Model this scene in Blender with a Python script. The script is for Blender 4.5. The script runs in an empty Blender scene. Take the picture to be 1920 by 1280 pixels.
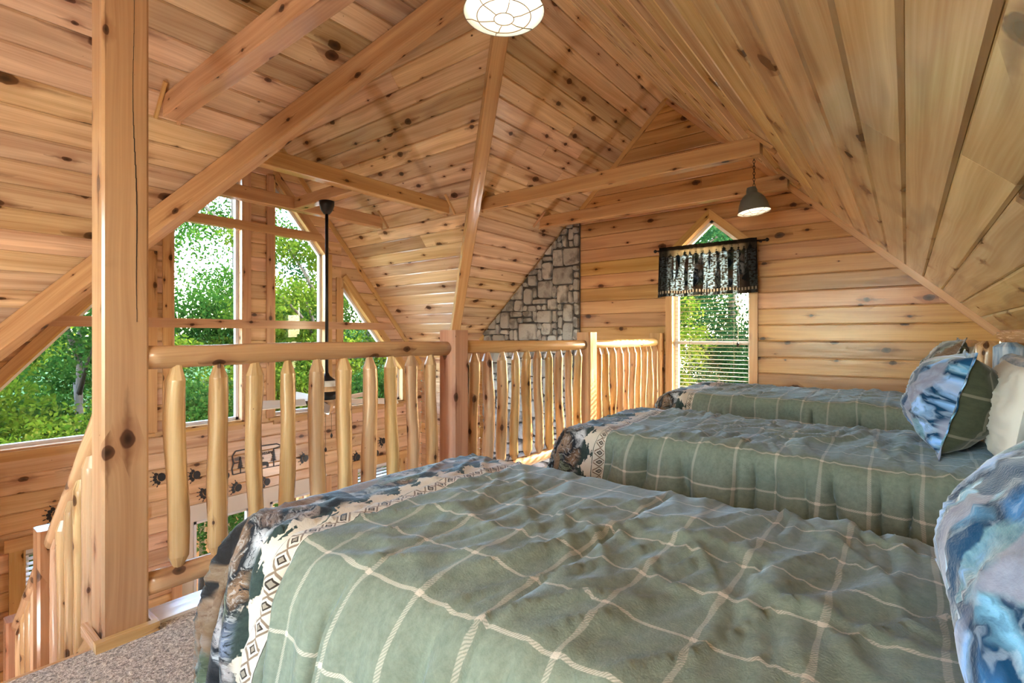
import bpy, bmesh, math, random
import numpy as np
from mathutils import Vector, Matrix

random.seed(7)
rng = np.random.default_rng(7)
SC = bpy.context.scene
COL = SC.collection

# ------------------------------------------------------------------ camera, sky, sun, exposure
F_PX, HORIZON = 942.0, 629.0
YAW = math.atan2(740.0, F_PX)
CAM_H = 1.10
cam_d = bpy.data.cameras.new('camera'); cam = bpy.data.objects.new('camera', cam_d); COL.objects.link(cam)
cam.location = (0, 0, CAM_H)
cam.rotation_euler = (math.pi / 2, 0, YAW)
cam_d.sensor_width = 36.0
cam_d.lens = 36.0 * F_PX / 1920.0
cam_d.shift_y = -(640.0 - HORIZON) / 1920.0
cam_d.clip_start = 0.02
SC.camera = cam

SUN_DIR = Vector((-0.30, -1.0, -0.45)).normalized()
world = bpy.data.worlds.new('sky'); SC.world = world; world.use_nodes = True
wn = world.node_tree; wn.nodes.clear()
w_out = wn.nodes.new('ShaderNodeOutputWorld'); w_bg = wn.nodes.new('ShaderNodeBackground')
w_sky = wn.nodes.new('ShaderNodeTexSky'); w_sky.sky_type = 'NISHITA'; w_sky.sun_disc = False
w_sky.sun_elevation = math.radians(23.3); w_sky.sun_rotation = math.atan2(0.30, 1.0)
w_sky.air_density = 1.0; w_sky.dust_density = 1.0; w_sky.ozone_density = 1.0
w_bg.inputs['Strength'].default_value = 3.0
wn.links.new(w_sky.outputs[0], w_bg.inputs['Color']); wn.links.new(w_bg.outputs[0], w_out.inputs[0])

sun_d = bpy.data.lights.new('sun', 'SUN'); sun_d.energy = 26.0; sun_d.angle = 0.009; sun_d.color = (1.0, 0.86, 0.68)
sun = bpy.data.objects.new('sun', sun_d); COL.objects.link(sun)
sun.rotation_euler = SUN_DIR.to_track_quat('-Z', 'Y').to_euler()

BULB_STRENGTH = 7.0
vs = SC.view_settings
SC.display_settings.display_device = 'sRGB'
vs.view_transform = 'Standard'; vs.look = 'None'; vs.exposure = 0.76; vs.gamma = 1.0; vs.use_curve_mapping = False
SC.cycles.adaptive_threshold = .15; SC.cycles.diffuse_bounces = 5; SC.cycles.max_bounces = 9; SC.cycles.glossy_bounces = 3; SC.cycles.transparent_max_bounces = 24
SC.cycles.caustics_reflective = False; SC.cycles.caustics_refractive = False
SC.cycles.sample_clamp_indirect = 6.0

# ------------------------------------------------------------------ layout (metres; loft floor z = 0)
D = 5.70                       # far gable wall (y)
XR, ZR, SM = -2.20, 3.87, 0.975     # main ridge x, z, slope
YC, SX, KV = 2.80, 1.22, 0.80       # cross ridge y, slope, valley plan ratio
XG = -6.10                     # glazed gable wall (x)
XK = 0.60                      # knee wall (x)
XL = -5.10                     # outer wall of the main house on the left
YN, YF = 0.32, 5.42            # bump-out sides
YB = -2.60                     # wall behind the camera
ZF = -2.85                     # great-room floor
RX = -2.28                     # loft railing line

FWD = Vector((-math.sin(YAW), math.cos(YAW), 0)); RGT = Vector((math.cos(YAW), math.sin(YAW), 0))
def on_x(px, py, X):
    d = FWD + RGT * ((px - 960) / F_PX) + Vector((0, 0, (HORIZON - py) / F_PX))
    return Vector((0, 0, CAM_H)) + d * (X / d.x)

# ------------------------------------------------------------------ tagging helpers
def tag(o, label=None, cat=None, group=None, kind=None):
    if label: o['label'] = label
    if cat: o['category'] = cat
    if group: o['group'] = group
    if kind: o['kind'] = kind
    return o
def empty(name, loc=(0, 0, 0), rz=0.0, parent=None):
    o = bpy.data.objects.new(name, None); COL.objects.link(o); o.location = loc; o.rotation_euler = (0, 0, rz)
    o.empty_display_size = 0.1
    if parent: o.parent = parent
    return o
def world_of(o):
    w = Matrix.LocRotScale(o.location, o.rotation_euler, o.scale)
    return world_of(o.parent) @ o.matrix_parent_inverse @ w if o.parent else w
def link(name, me, parent=None, matrix=None):
    """link a mesh as one object; its matrix is given in world space, whatever the parent"""
    o = bpy.data.objects.new(name, me); COL.objects.link(o)
    if matrix is not None: o.matrix_world = matrix
    if parent is not None:
        o.parent = parent; o.matrix_parent_inverse = world_of(parent).inverted()
    return o
def frame(o, x, y, z):
    return Matrix(((x[0], y[0], z[0], o[0]), (x[1], y[1], z[1], o[1]), (x[2], y[2], z[2], o[2]), (0, 0, 0, 1)))
def mesh(name, verts, faces, mat, uvs=None, smooth=False):
    me = bpy.data.meshes.new(name); me.from_pydata([tuple(v) for v in verts], [], faces)
    me.materials.append(mat)
    if uvs is not None:
        ul = me.uv_layers.new(name='UVMap')
        flat = np.zeros(len(me.loops) * 2, dtype=np.float32)
        k = 0
        for fi, f in enumerate(faces):
            for j in range(len(f)):
                flat[k] = uvs[fi][j][0]; flat[k + 1] = uvs[fi][j][1]; k += 2
        ul.data.foreach_set('uv', flat)
    if smooth: me.polygons.foreach_set('use_smooth', [True] * len(me.polygons))
    return me
class MB:
    """collects pieces of one part; each vertex list comes with uvs per face corner"""
    def __init__(s): s.v = []; s.f = []; s.u = []
    def add(s, verts, faces, uvs):
        n = len(s.v); s.v += [Vector(v) for v in verts]
        s.f += [tuple(i + n for i in f) for f in faces]; s.u += uvs
        return s
    def box(s, lo, hi, axis=0):
        x0, y0, z0 = lo; x1, y1, z1 = hi
        v = [(x0, y0, z0), (x1, y0, z0), (x1, y1, z0), (x0, y1, z0), (x0, y0, z1), (x1, y0, z1), (x1, y1, z1), (x0, y1, z1)]
        f = [(0, 3, 2, 1), (4, 5, 6, 7), (0, 1, 5, 4), (2, 3, 7, 6), (1, 2, 6, 5), (3, 0, 4, 7)]
        oth = [a for a in range(3) if a != axis]
        u = [[(v[i][axis], v[i][oth[0]] + v[i][oth[1]] + k * .31) for i in ff] for k, ff in enumerate(f)]
        return s.add(v, f, u)
    def prism(s, pts, h0, h1, to3):
        """polygon pts (2d, ccw) extruded between heights; to3(a,b,h) gives the point"""
        n = len(pts)
        v = [to3(a, b, h0) for a, b in pts] + [to3(a, b, h1) for a, b in pts]
        f = [tuple(range(n))[::-1], tuple(range(n, 2 * n))]
        u = [[pts[i] for i in range(n)][::-1], [pts[i] for i in range(n)]]
        acc = 0
        for i in range(n):
            j = (i + 1) % n
            f.append((i, j, n + j, n + i)); L = math.dist(pts[i], pts[j])
            u.append([(acc, 0), (acc + L, 0), (acc + L, h1 - h0), (acc, h1 - h0)]); acc += L
        return s.add(v, f, u)
    def lathe(s, prof, n=24, close=False, c=(0, 0, 0), uscale=1.0):
        m = len(prof); v = []
        for r, z in prof:
            for k in range(n):
                a = 2 * math.pi * k / n; v.append((c[0] + r * math.cos(a), c[1] + r * math.sin(a), c[2] + z))
        f = []; u = []
        for i in range(m - 1):
            for k in range(n):
                k2 = (k + 1) % n
                f.append((i * n + k, i * n + k2, (i + 1) * n + k2, (i + 1) * n + k))
                u.append([(prof[i][1], k / n * .3), (prof[i][1], (k + 1) / n * .3), (prof[i + 1][1], (k + 1) / n * .3), (prof[i + 1][1], k / n * .3)])
        if close:
            f.append(tuple(range(n))[::-1]); u.append([(0, 0)] * n)
            f.append(tuple((m - 1) * n + k for k in range(n))); u.append([(0, 0)] * n)
        return s.add(v, f, u)
    def tube(s, pts, r, n=8, cap=True):
        pts = [Vector(p) for p in pts]; m = len(pts); rs = r if isinstance(r, (list, tuple)) else [r] * m
        t0 = (pts[1] - pts[0]).normalized()
        up = Vector((0, 0, 1)) if abs(t0.z) < .9 else Vector((1, 0, 0))
        a = t0.cross(up).normalized(); v = []; L = [0.0]
        for i in range(m):
            t = (pts[min(i + 1, m - 1)] - pts[max(i - 1, 0)]).normalized()
            a = (a - t * a.dot(t)).normalized(); b = t.cross(a)
            for k in range(n):
                an = 2 * math.pi * k / n
                v.append(pts[i] + (a * math.cos(an) + b * math.sin(an)) * rs[i])
            if i: L.append(L[-1] + (pts[i] - pts[i - 1]).length)
        f = []; u = []; w = 2 * math.pi * max(rs) / n
        for i in range(m - 1):
            for k in range(n):
                k2 = (k + 1) % n
                f.append((i * n + k, i * n + k2, (i + 1) * n + k2, (i + 1) * n + k))
                u.append([(L[i], k * w), (L[i], (k + 1) * w), (L[i + 1], (k + 1) * w), (L[i + 1], k * w)])
        if cap:
            f.append(tuple(range(n))[::-1]); u.append([(0, 0)] * n)
            f.append(tuple((m - 1) * n + k for k in range(n))); u.append([(0, 0)] * n)
        return s.add(v, f, u)
    def me(s, name, mat, smooth=False): return mesh(name, s.v, s.f, mat, s.u, smooth)
    def build(s, name, mat, parent=None, matrix=None, smooth=False):
        o = link(name, s.me(name, mat, smooth), parent, matrix)
        if smooth == 'auto':
            pass
        return o

# ------------------------------------------------------------------ 2-d polygon helpers
def clip(poly, nx, ny, c):
    """keep nx*x + ny*y <= c"""
    out = []; n = len(poly)
    for i in range(n):
        p, q = poly[i], poly[(i + 1) % n]
        dp, dq = nx * p[0] + ny * p[1] - c, nx * q[0] + ny * q[1] - c
        if dp <= 1e-9: out.append(p)
        if (dp < -1e-9 and dq > 1e-9) or (dp > 1e-9 and dq < -1e-9):
            t = dp / (dp - dq); out.append((p[0] + (q[0] - p[0]) * t, p[1] + (q[1] - p[1]) * t))
    o2 = []
    for p in out:
        if not o2 or math.dist(p, o2[-1]) > 1e-5: o2.append(p)
    if len(o2) > 1 and math.dist(o2[0], o2[-1]) < 1e-5: o2.pop()
    return o2
def area(p):
    return .5 * sum(p[i][0] * p[(i + 1) % len(p)][1] - p[(i + 1) % len(p)][0] * p[i][1] for i in range(len(p)))
def ccw(p): return p if area(p) > 0 else p[::-1]

def plank_mesh(poly, b0, b1, mat, cham=0.006, th=0.016):
    """board from a convex polygon lying in the strip b0..b1; long edges chamfered"""
    poly = ccw(poly)
    lo, hi = b0 + cham, b1 - cham
    loop = []
    n = len(poly)
    for i in range(n):
        p, q = poly[i], poly[(i + 1) % n]
        loop.append(p)
        ts = []
        for lv in (lo, hi):
            if (p[1] - lv) * (q[1] - lv) < -1e-12: ts.append((lv - p[1]) / (q[1] - p[1]))
        for t in sorted(ts): loop.append((p[0] + (q[0] - p[0]) * t, p[1] + (q[1] - p[1]) * t))
    hgt = lambda b: max(-cham, min(0.0, b - lo, hi - b))
    m = len(loop)
    a0 = sum(p[0] for p in loop) / m; bm = .5 * (b0 + b1)
    V = [(p[0] - a0, p[1] - bm, hgt(p[1])) for p in loop] + [(p[0] - a0, p[1] - bm, -th) for p in loop]
    F = []
    for test in (lambda b: b <= lo + 1e-7, lambda b: lo - 1e-7 <= b <= hi + 1e-7, lambda b: b >= hi - 1e-7):
        idx = [i for i in range(m) if test(loop[i][1])]
        if len(idx) >= 3:
            pts = [loop[i] for i in idx]
            if abs(area(pts)) > 1e-7: F.append(tuple(idx))
    F.append(tuple(range(m, 2 * m))[::-1])
    for i in range(m):
        j = (i + 1) % m; F.append((i, m + i, m + j, j))
    U = [[(V[i][0], V[i][1]) for i in f] for f in F]
    return mesh('plank', V, F, mat, U), a0, bm

def planks(parent, origin, ex, ey, ez, polys, width, phase, mat, joint=0.0, cham=0.009):
    """cover convex polygons (in ex/ey coordinates) with boards running along ex"""
    ex, ey, ez = Vector(ex), Vector(ey), Vector(ez); origin = Vector(origin)
    made = 0
    for poly in polys:
        poly = ccw(poly)
        bmin = min(p[1] for p in poly); bmax = max(p[1] for p in poly)
        k = math.floor((bmin - phase) / width)
        while phase + k * width < bmax - 1e-4:
            b0 = phase + k * width + .0012; b1 = b0 + width - .0024; k += 1
            strip = clip(clip(poly, 0, 1, b1), 0, -1, -b0)
            if len(strip) < 3 or abs(area(strip)) < 4e-4: continue
            pieces = [strip]
            if joint and random.random() < joint:
                amin = min(p[0] for p in strip); amax = max(p[0] for p in strip)
                if amax - amin > 2.2:
                    c = random.uniform(amin + .8, amax - .8)
                    pieces = [clip(strip, 1, 0, c - .0012), clip(strip, -1, 0, -c - .0012)]
            for pc in pieces:
                if len(pc) < 3: continue
                me, a0, bm = plank_mesh(pc, b0, b1, mat, cham)
                link('plank', me, parent, frame(origin + ex * a0 + ey * bm, ex, ey, ez)); made += 1
    return made

# ------------------------------------------------------------------ node helper
class NT:
    def __init__(s, name):
        s.mat = bpy.data.materials.new(name); s.mat.use_nodes = True
        s.t = s.mat.node_tree; s.t.nodes.clear()
        s.out = s.t.nodes.new('ShaderNodeOutputMaterial')
    def node(s, typ, **kw):
        n = s.t.nodes.new(typ)
        for k, v in kw.items(): setattr(n, k, v)
        return n
    def put(s, sock, val):
        if isinstance(val, bpy.types.NodeSocket): s.t.links.new(val, sock)
        elif val is not None:
            if sock.type == 'RGBA' and not hasattr(val, '__len__'): val = (val, val, val, 1)
            elif sock.type == 'RGBA' and len(val) == 3: val = (*val, 1)
            sock.default_value = val
    def m(s, op, a, b=None, c=None, clamp=False):
        n = s.node('ShaderNodeMath', operation=op, use_clamp=clamp)
        for i, x in enumerate((a, b, c)):
            if x is not None: s.put(n.inputs[i], x)
        return n.outputs[0]
    def add(s, a, b): return s.m('ADD', a, b)
    def sub(s, a, b): return s.m('SUBTRACT', a, b)
    def mul(s, a, b): return s.m('MULTIPLY', a, b)
    def step(s, x, lo, hi, smooth=True):
        n = s.node('ShaderNodeMapRange', interpolation_type='SMOOTHSTEP' if smooth else 'LINEAR')
        n.clamp = True if hasattr(n, 'clamp') else None
        s.put(n.inputs[0], x)
        for i, v in ((1, lo), (2, hi), (3, 0.0), (4, 1.0)): s.put(n.inputs[i], v)
        return n.outputs[0]
    def rng(s, x, a, b, c, d):
        n = s.node('ShaderNodeMapRange'); s.put(n.inputs[0], x)
        for i, v in ((1, a), (2, b), (3, c), (4, d)): s.put(n.inputs[i], v)
        return n.outputs[0]
    def xyz(s, x, y, z=0.0):
        n = s.node('ShaderNodeCombineXYZ')
        for i, v in enumerate((x, y, z)): s.put(n.inputs[i], v)
        return n.outputs[0]
    def sep(s, v):
        n = s.node('ShaderNodeSeparateXYZ'); s.put(n.inputs[0], v); return n.outputs
    def noise(s, vec, scale=1.0, detail=2.0, rough=.5, dist=0.0, dim='2D'):
        n = s.node('ShaderNodeTexNoise', noise_dimensions=dim); s.put(n.inputs['Vector'], vec)
        for k, v in (('Scale', scale), ('Detail', detail), ('Roughness', rough), ('Distortion', dist)): s.put(n.inputs[k], v)
        return n.outputs[0]
    def voronoi(s, vec, scale=1.0, feature='F1', dim='2D', rand=1.0):
        n = s.node('ShaderNodeTexVoronoi', voronoi_dimensions=dim, feature=feature); s.put(n.inputs['Vector'], vec)
        s.put(n.inputs['Scale'], scale); s.put(n.inputs['Randomness'], rand)
        return n.outputs
    def mix(s, f, a, b, blend='MIX'):
        n = s.node('ShaderNodeMix', data_type='RGBA', blend_type=blend)
        s.put(n.inputs[0], f); s.put(n.inputs[6], a); s.put(n.inputs[7], b)
        return n.outputs[2]
    def ramp(s, f, stops):
        n = s.node('ShaderNodeValToRGB'); cr = n.color_ramp
        while len(cr.elements) < len(stops): cr.elements.new(.5)
        for e, (p, c) in zip(cr.elements, stops): e.position = p; e.color = (*c, 1)
        s.put(n.inputs[0], f); return n.outputs[0]
    def uv(s): return s.node('ShaderNodeUVMap', uv_map='UVMap').outputs[0]
    def rand(s): return s.node('ShaderNodeObjectInfo').outputs['Random']
    def objco(s): return s.node('ShaderNodeTexCoord').outputs['Object']
    def bump(s, h, strength=.2, dist=.01):
        n = s.node('ShaderNodeBump'); s.put(n.inputs['Height'], h); s.put(n.inputs['Strength'], strength); s.put(n.inputs['Distance'], dist)
        return n.outputs[0]
    def bsdf(s, color, rough=.5, normal=None, metal=0.0, spec=.5, coat=0.0, sheen=0.0, emit=None, estr=0.0, stint=None):
        n = s.node('ShaderNodeBsdfPrincipled')
        s.put(n.inputs['Base Color'], color); s.put(n.inputs['Roughness'], rough); s.put(n.inputs['Metallic'], metal)
        s.put(n.inputs['Specular IOR Level'], spec); s.put(n.inputs['Coat Weight'], coat)
        if coat: s.put(n.inputs['Coat Roughness'], .12)
        if sheen:
            s.put(n.inputs['Sheen Weight'], sheen); s.put(n.inputs['Sheen Roughness'], .35)
            if stint: s.put(n.inputs['Sheen Tint'], (*stint, 1))
        if normal is not None: s.put(n.inputs['Normal'], normal)
        if emit is not None: s.put(n.inputs['Emission Color'], emit); s.put(n.inputs['Emission Strength'], estr)
        return n.outputs[0]
    def done(s, shader): s.t.links.new(shader, s.out.inputs['Surface']); return s.mat

def plain(name, color, rough=.5, metal=0.0, noise=0.0, emit=None, estr=0.0, sheen=0.0, spec=.5):
    g = NT(name); c = color
    if noise:
        f = g.noise(g.objco(), 9.0, 4.0, .6, dim='3D')
        c = g.mix(f, tuple(max(0, x * (1 - noise)) for x in color), tuple(min(1, x * (1 + noise)) for x in color))
    return g.done(g.bsdf(c, rough, metal=metal, emit=emit, estr=estr, sheen=sheen, spec=spec))

def wood(name, light, dark, rough=.27, knots=1.0, tint=.16, stain=.3, kscale=3.0, bumpy=.25, spec=.5):
    """knotty pine; u runs along the board in metres, v across it"""
    g = NT(name)
    u, v, _ = g.sep(g.uv()); r = g.rand()
    u = g.add(u, g.mul(r, 217.0)); v = g.add(v, g.mul(r, 71.0))
    r2 = g.m('FRACT', g.mul(r, 91.7)); r3 = g.m('FRACT', g.mul(r, 537.3))
    # knots
    ku, kvv = g.mul(u, kscale * .8), g.mul(v, kscale * 1.25)
    kv = g.voronoi(g.xyz(ku, kvv), 1.0)
    kd = kv['Distance']; kc = g.sep(kv['Color']); kp = g.sep(kv['Position'])
    wob = g.mul(g.sub(g.noise(g.xyz(u, v), 26.0, 1.0), .5), .06)
    kd = g.add(kd, wob)
    kr = g.m('MAXIMUM', g.sub(g.mul(kc[0], .20 * knots), .072), 0.0015)
    knot = g.sub(1.0, g.step(kd, g.mul(kr, .8), kr))
    halo = g.sub(1.0, g.step(kd, kr, g.mul(kr, 3.0)))
    pith = g.sub(1.0, g.step(kd, 0.0, g.mul(kr, .8)))
    du = g.m('ABSOLUTE', g.sub(ku, kp[0])); dv = g.m('ABSOLUTE', g.add(g.sub(kvv, kp[1]), wob))
    tail = g.sub(1.0, g.step(g.add(g.mul(du, .20), g.mul(dv, 1.5)), g.mul(kr, .2), g.mul(kr, 1.5)))
    # grain
    warp = g.sub(g.noise(g.xyz(g.mul(u, 1.1), g.mul(v, 5.0)), 1.0, 1.0), .5)
    vg = g.add(v, g.add(g.mul(warp, .055), g.mul(halo, g.mul(g.sub(kc[1], .5), .03))))
    broad = g.noise(g.xyz(g.mul(u, .45), g.mul(vg, 13.0)), 1.0, 2.0, .55)
    fine = g.noise(g.xyz(g.mul(u, 2.2), g.mul(vg, 130.0)), 1.0, 2.0, .6)
    rings = g.m('ABSOLUTE', g.m('SINE', g.add(g.mul(vg, 150.0), g.mul(broad, 14.0))))
    f = g.add(g.add(g.mul(g.sub(broad, .5), 1.35), .40), g.add(g.mul(g.sub(fine, .5), .42), g.mul(g.sub(rings, .6), .13)))
    col = g.mix(g.m('MAXIMUM', g.m('MINIMUM', f, 1.0), 0.0), light, dark)
    st = g.step(g.noise(g.xyz(g.mul(u, .9), g.mul(vg, 5.5)), 1.0, 2.0, .6), .56, .74)
    col = g.mix(g.mul(st, stain), col, (dark[0] * .45, dark[1] * .4, dark[2] * .5))
    col = g.mix(g.mul(halo, .38), col, (dark[0] * .72, dark[1] * .5, dark[2] * .42))
    col = g.mix(g.mul(tail, .6), col, (dark[0] * .35, dark[1] * .26, dark[2] * .24))
    kcol = g.mix(pith, (.10, .040, .018), (.022, .011, .008))
    col = g.mix(g.mul(knot, .9), col, kcol)
    val = g.add(1.0 - tint, g.mul(r2, 2 * tint))
    hs = g.node('ShaderNodeHueSaturation'); g.put(hs.inputs['Hue'], g.add(.5, g.mul(g.sub(r3, .5), .022)))
    g.put(hs.inputs['Saturation'], g.add(.90, g.mul(r3, .18))); g.put(hs.inputs['Value'], val); g.put(hs.inputs['Color'], col)
    h = g.noise(g.xyz(g.mul(u, 3.0), g.mul(v, 24.0)), 1.0, 1.0)
    nrm = g.bump(h, bumpy, .004)
    rg = g.add(rough - .05, g.mul(fine, .12))
    return g.done(g.bsdf(hs.outputs[0], rg, nrm, spec=spec))

M = {}
M['ceil'] = wood('pine_ceiling', (.84, .63, .40), (.44, .235, .115), .2, 1.25, .24, .24, 3.8)
M['ceil_right'] = wood('pine_ceiling_pale', (.88, .71, .42), (.54, .345, .155), .2, 1.1, .12, .3, 2.6, .25, .35)
M['wall'] = wood('pine_wall', (.70, .425, .195), (.40, .19, .07), .24, 1.1, .17, .26, 3.3, .25, .3)
M['wall_dark'] = wood('pine_wall_gable', (.80, .55, .34), (.48, .26, .13), .26, 1.05, .16, .22, 3.4)
M['beam'] = wood('pine_beam', (.68, .42, .20), (.41, .20, .075), .16, 1.0, .08, .14, 4.0)
M['trim'] = wood('pine_trim', (.70, .45, .22), (.46, .24, .095), .25, .8, .08, .1, 4.0)
M['log'] = wood('peeled_log', (.74, .50, .255), (.44, .235, .092), .26, 1.15, .07, .26, 6.5, .5)
M['rail'] = wood('peeled_rail', (.74, .49, .235), (.46, .24, .09), .2, 1.1, .05, .18, 5.0, .4)
M['redpost'] = wood('red_cedar_post', (.60, .33, .185), (.36, .15, .075), .2, 1.15, .06, .25, 5.0)
M['nosing'] = wood('pale_nosing', (.86, .80, .70), (.74, .64, .50), .15, .2, .02, .05, 2.6)
M['deckwood'] = wood('deck_wood', (.46, .22, .10), (.30, .13, .06), .6, .4, .1, .1, 2.6)

def glass_mat():
    g = NT('window_glass')
    tr = g.node('ShaderNodeBsdfTransparent'); g.put(tr.inputs[0], (.97, .985, .98))
    gl = g.node('ShaderNodeBsdfGlossy'); g.put(gl.inputs['Roughness'], .02)
    lw = g.node('ShaderNodeLayerWeight'); g.put(lw.inputs[0], .5)
    mx = g.node('ShaderNodeMixShader'); g.put(mx.inputs[0], g.add(.025, g.mul(g.m('POWER', lw.outputs['Facing'], 4.0), .5)))
    g.t.links.new(tr.outputs[0], mx.inputs[1]); g.t.links.new(gl.outputs[0], mx.inputs[2])
    return g.done(mx.outputs[0])
M['glass'] = glass_mat()
M['white'] = plain('white_paint', (.78, .79, .80), .35)
M['cream'] = plain('cream_door_paint', (.72, .67, .58), .4)
M['black'] = plain('black_iron', (.012, .012, .014), .45)
M['bronze'] = plain('dark_bronze', (.03, .024, .02), .4, metal=.6)
M['galv'] = plain('galvanised_steel', (.17, .20, .215), .38, metal=.35, noise=.25)
M['enamel'] = plain('white_enamel', (.86, .83, .76), .4)
M['brass'] = plain('cage_wire', (.25, .19, .10), .45, metal=.6)
M['bulb'] = plain('lit_bulb', (1, 1, 1), .5, emit=(1.0, .88, .72), estr=BULB_STRENGTH)
M['slat'] = plain('blind_slat', (.42, .30, .17), .4, noise=.15)
M['slat_white'] = plain('white_blind_slat', (.75, .75, .75), .4)
M['fanblack'] = plain('fan_black', (.014, .013, .013), .35, spec=.3)
M['linen'] = plain('white_pillowcase', (.74, .70, .62), .85, sheen=.2)
M['mortar'] = plain('mortar', (.085, .08, .075), .9, noise=.4)
M['bark'] = plain('tree_bark', (.10, .075, .055), .9, noise=.5)
M['mattress'] = plain('mattress_ticking', (.6, .6, .6), .8)

def carpet_mat():
    g = NT('loop_carpet'); p = g.objco()
    a = g.noise(p, 95.0, 3.0, .7, dim='3D'); b = g.noise(p, 45.0, 2.0, dim='3D'); c = g.noise(p, 5.0, 2.0, dim='3D')
    f = g.add(g.mul(a, .7), g.mul(b, .3))
    col = g.ramp(f, [(.36, (.10, .075, .055)), (.48, (.44, .355, .27)), (.60, (.84, .74, .61))])
    col = g.mix(g.mul(c, .2), col, (.45, .40, .35))
    return g.done(g.bsdf(col, .95, g.bump(f, 1.0, .02), spec=.1, sheen=.3))
M['carpet'] = carpet_mat()

def stone_mat():
    g = NT('field_stone'); p = g.objco(); r = g.rand()
    q = g.node('ShaderNodeVectorMath', operation='ADD'); g.put(q.inputs[0], p); g.put(q.inputs[1], g.xyz(g.mul(r, 50.0), g.mul(r, 31.0), g.mul(r, 17.0)))
    p = q.outputs[0]
    a = g.noise(p, 5.0, 4.0, .6, .4, dim='3D'); b = g.noise(p, 22.0, 4.0, .65, dim='3D')
    base = g.ramp(r, [(0.0, (.29, .285, .275)), (.3, (.44, .42, .39)), (.6, (.34, .335, .325)), (1.0, (.54, .52, .485))])
    col = g.mix(g.step(a, .45, .68), base, (.085, .08, .078))
    col = g.mix(g.mul(b, .35), col, (.52, .48, .42))
    return g.done(g.bsdf(col, .75, g.bump(g.add(a, g.mul(b, .5)), .7, .02), spec=.3))
M['stone'] = stone_mat()

def leaf_mat(name, c1, c2, c3):
    g = NT(name); p = g.objco()
    f = g.noise(p, 1.1, 3.0, .6, dim='3D'); f2 = g.noise(p, 14.0, 2.0, .6, dim='3D')
    col = g.mix(g.step(f, .35, .65), c1, c2); col = g.mix(g.step(f2, .52, .7), col, c3)
    d = g.node('ShaderNodeBsdfDiffuse'); g.put(d.inputs[0], col)
    t = g.node('ShaderNodeBsdfTranslucent'); g.put(t.inputs[0], col)
    mx = g.node('ShaderNodeMixShader'); g.put(mx.inputs[0], .45)
    g.t.links.new(d.outputs[0], mx.inputs[1]); g.t.links.new(t.outputs[0], mx.inputs[2])
    return g.done(mx.outputs[0])
M['leaf0'] = leaf_mat('leaf_yellow_green', (.04, .085, .007), (.095, .14, .011), (.17, .165, .026))
M['leaf1'] = leaf_mat('leaf_green', (.012, .044, .007), (.031, .084, .012), (.083, .122, .02))
M['leaf2'] = leaf_mat('leaf_deep_green', (.006, .030, .010), (.014, .055, .016), (.045, .095, .028))
M['hill'] = leaf_mat('far_hillside', (.03, .07, .035), (.05, .10, .05), (.07, .12, .07))
M['ground'] = leaf_mat('forest_floor', (.10, .065, .03), (.16, .10, .05), (.05, .08, .02))

# ---- printed fabrics
def print_panel(g, s, t, warm=True):
    """wildlife print: s grows from the picture's sky edge downwards (m), t runs across (m)"""
    w1 = g.sub(g.noise(g.xyz(s, t), 9.0, 3.0, .6), .5); w2 = g.sub(g.noise(g.xyz(t, s), 8.0, 3.0, .6), .5)
    s2 = g.add(s, g.mul(w1, .09)); t2 = g.add(t, g.mul(w2, .09))
    vr = g.voronoi(g.xyz(g.mul(s2, .62), t2), 15.0)
    vd = vr['Distance']; vc = g.sep(vr['Color'])
    ed = g.voronoi(g.xyz(g.mul(s2, .62), t2), 15.0, 'DISTANCE_TO_EDGE')['Distance']
    if warm:
        rock = g.ramp(vc[0], [(0, (.26, .26, .26)), (.25, (.09, .11, .06)), (.42, (.36, .36, .37)), (.6, (.17, .10, .055)), (.72, (.10, .16, .25)), (.86, (.45, .45, .45)), (1, (.05, .06, .05))])
        dark = (.016, .018, .022)
    else:
        rock = g.ramp(vc[0], [(0, (.03, .15, .36)), (.2, (.16, .36, .68)), (.4, (.22, .40, .70)), (.55, (.008, .08, .22)), (.7, (.20, .46, .66)), (.85, (.42, .58, .85)), (1, (.06, .24, .50))])
        dark = (.004, .04, .10)
    lit = g.add(.35, g.mul(g.step(ed, .02, .35), 1.0))
    rock = g.mix(1.0, rock, g.xyz(lit, lit, lit), 'MULTIPLY')
    col = g.mix(g.step(ed, .09, .03), rock, dark)
    fib = g.noise(g.xyz(g.mul(s2, 45.0), g.mul(t2, 90.0 if warm else 45.0)), 1.0, 4.0, .75 if warm else .5)
    col = g.mix(g.mul(g.step(fib, .52, .66), 1.0 if warm else .45), col, g.mix(.55, rock, (.50, .50, .48) if warm else (.60, .72, .85)))
    col = g.mix(g.mul(g.step(fib, .46, .34), 1.0 if warm else .4), col, dark)
    grass = g.step(g.noise(g.xyz(g.mul(s, 6.0), g.add(g.mul(t, 5.0), 3.0)), 1.0, 3.0, .6), .55, .62)
    tuft = g.noise(g.xyz(g.mul(s, 30.0), g.mul(t, 120.0)), 1.0, 3.0, .7)
    col = g.mix(g.mul(grass, .8), col, g.mix(tuft, (.012, .02, .012), (.17, .20, .11)) if warm else g.mix(tuft, (.02, .12, .2), (.30, .55, .62)))
    earth = g.step(g.noise(g.xyz(g.add(g.mul(s, 7.0), 9.0), g.mul(t, 3.4)), 1.0, 2.0, .4), .55, .60)
    col = g.mix(g.mul(earth, .85), col, g.mix(fib, (.13, .07, .04), (.26, .16, .09)) if warm else g.mix(fib, (.24, .26, .36), (.36, .38, .50)))
    blob = g.step(g.noise(g.xyz(g.add(g.mul(s, 6.5), 2.0), g.mul(t, 5.5)), 1.0, 2.0, .45), .60, .63)
    return g.mix(g.mul(blob, .95), col, (.010, .011, .013) if warm else (.006, .06, .15))

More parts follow.
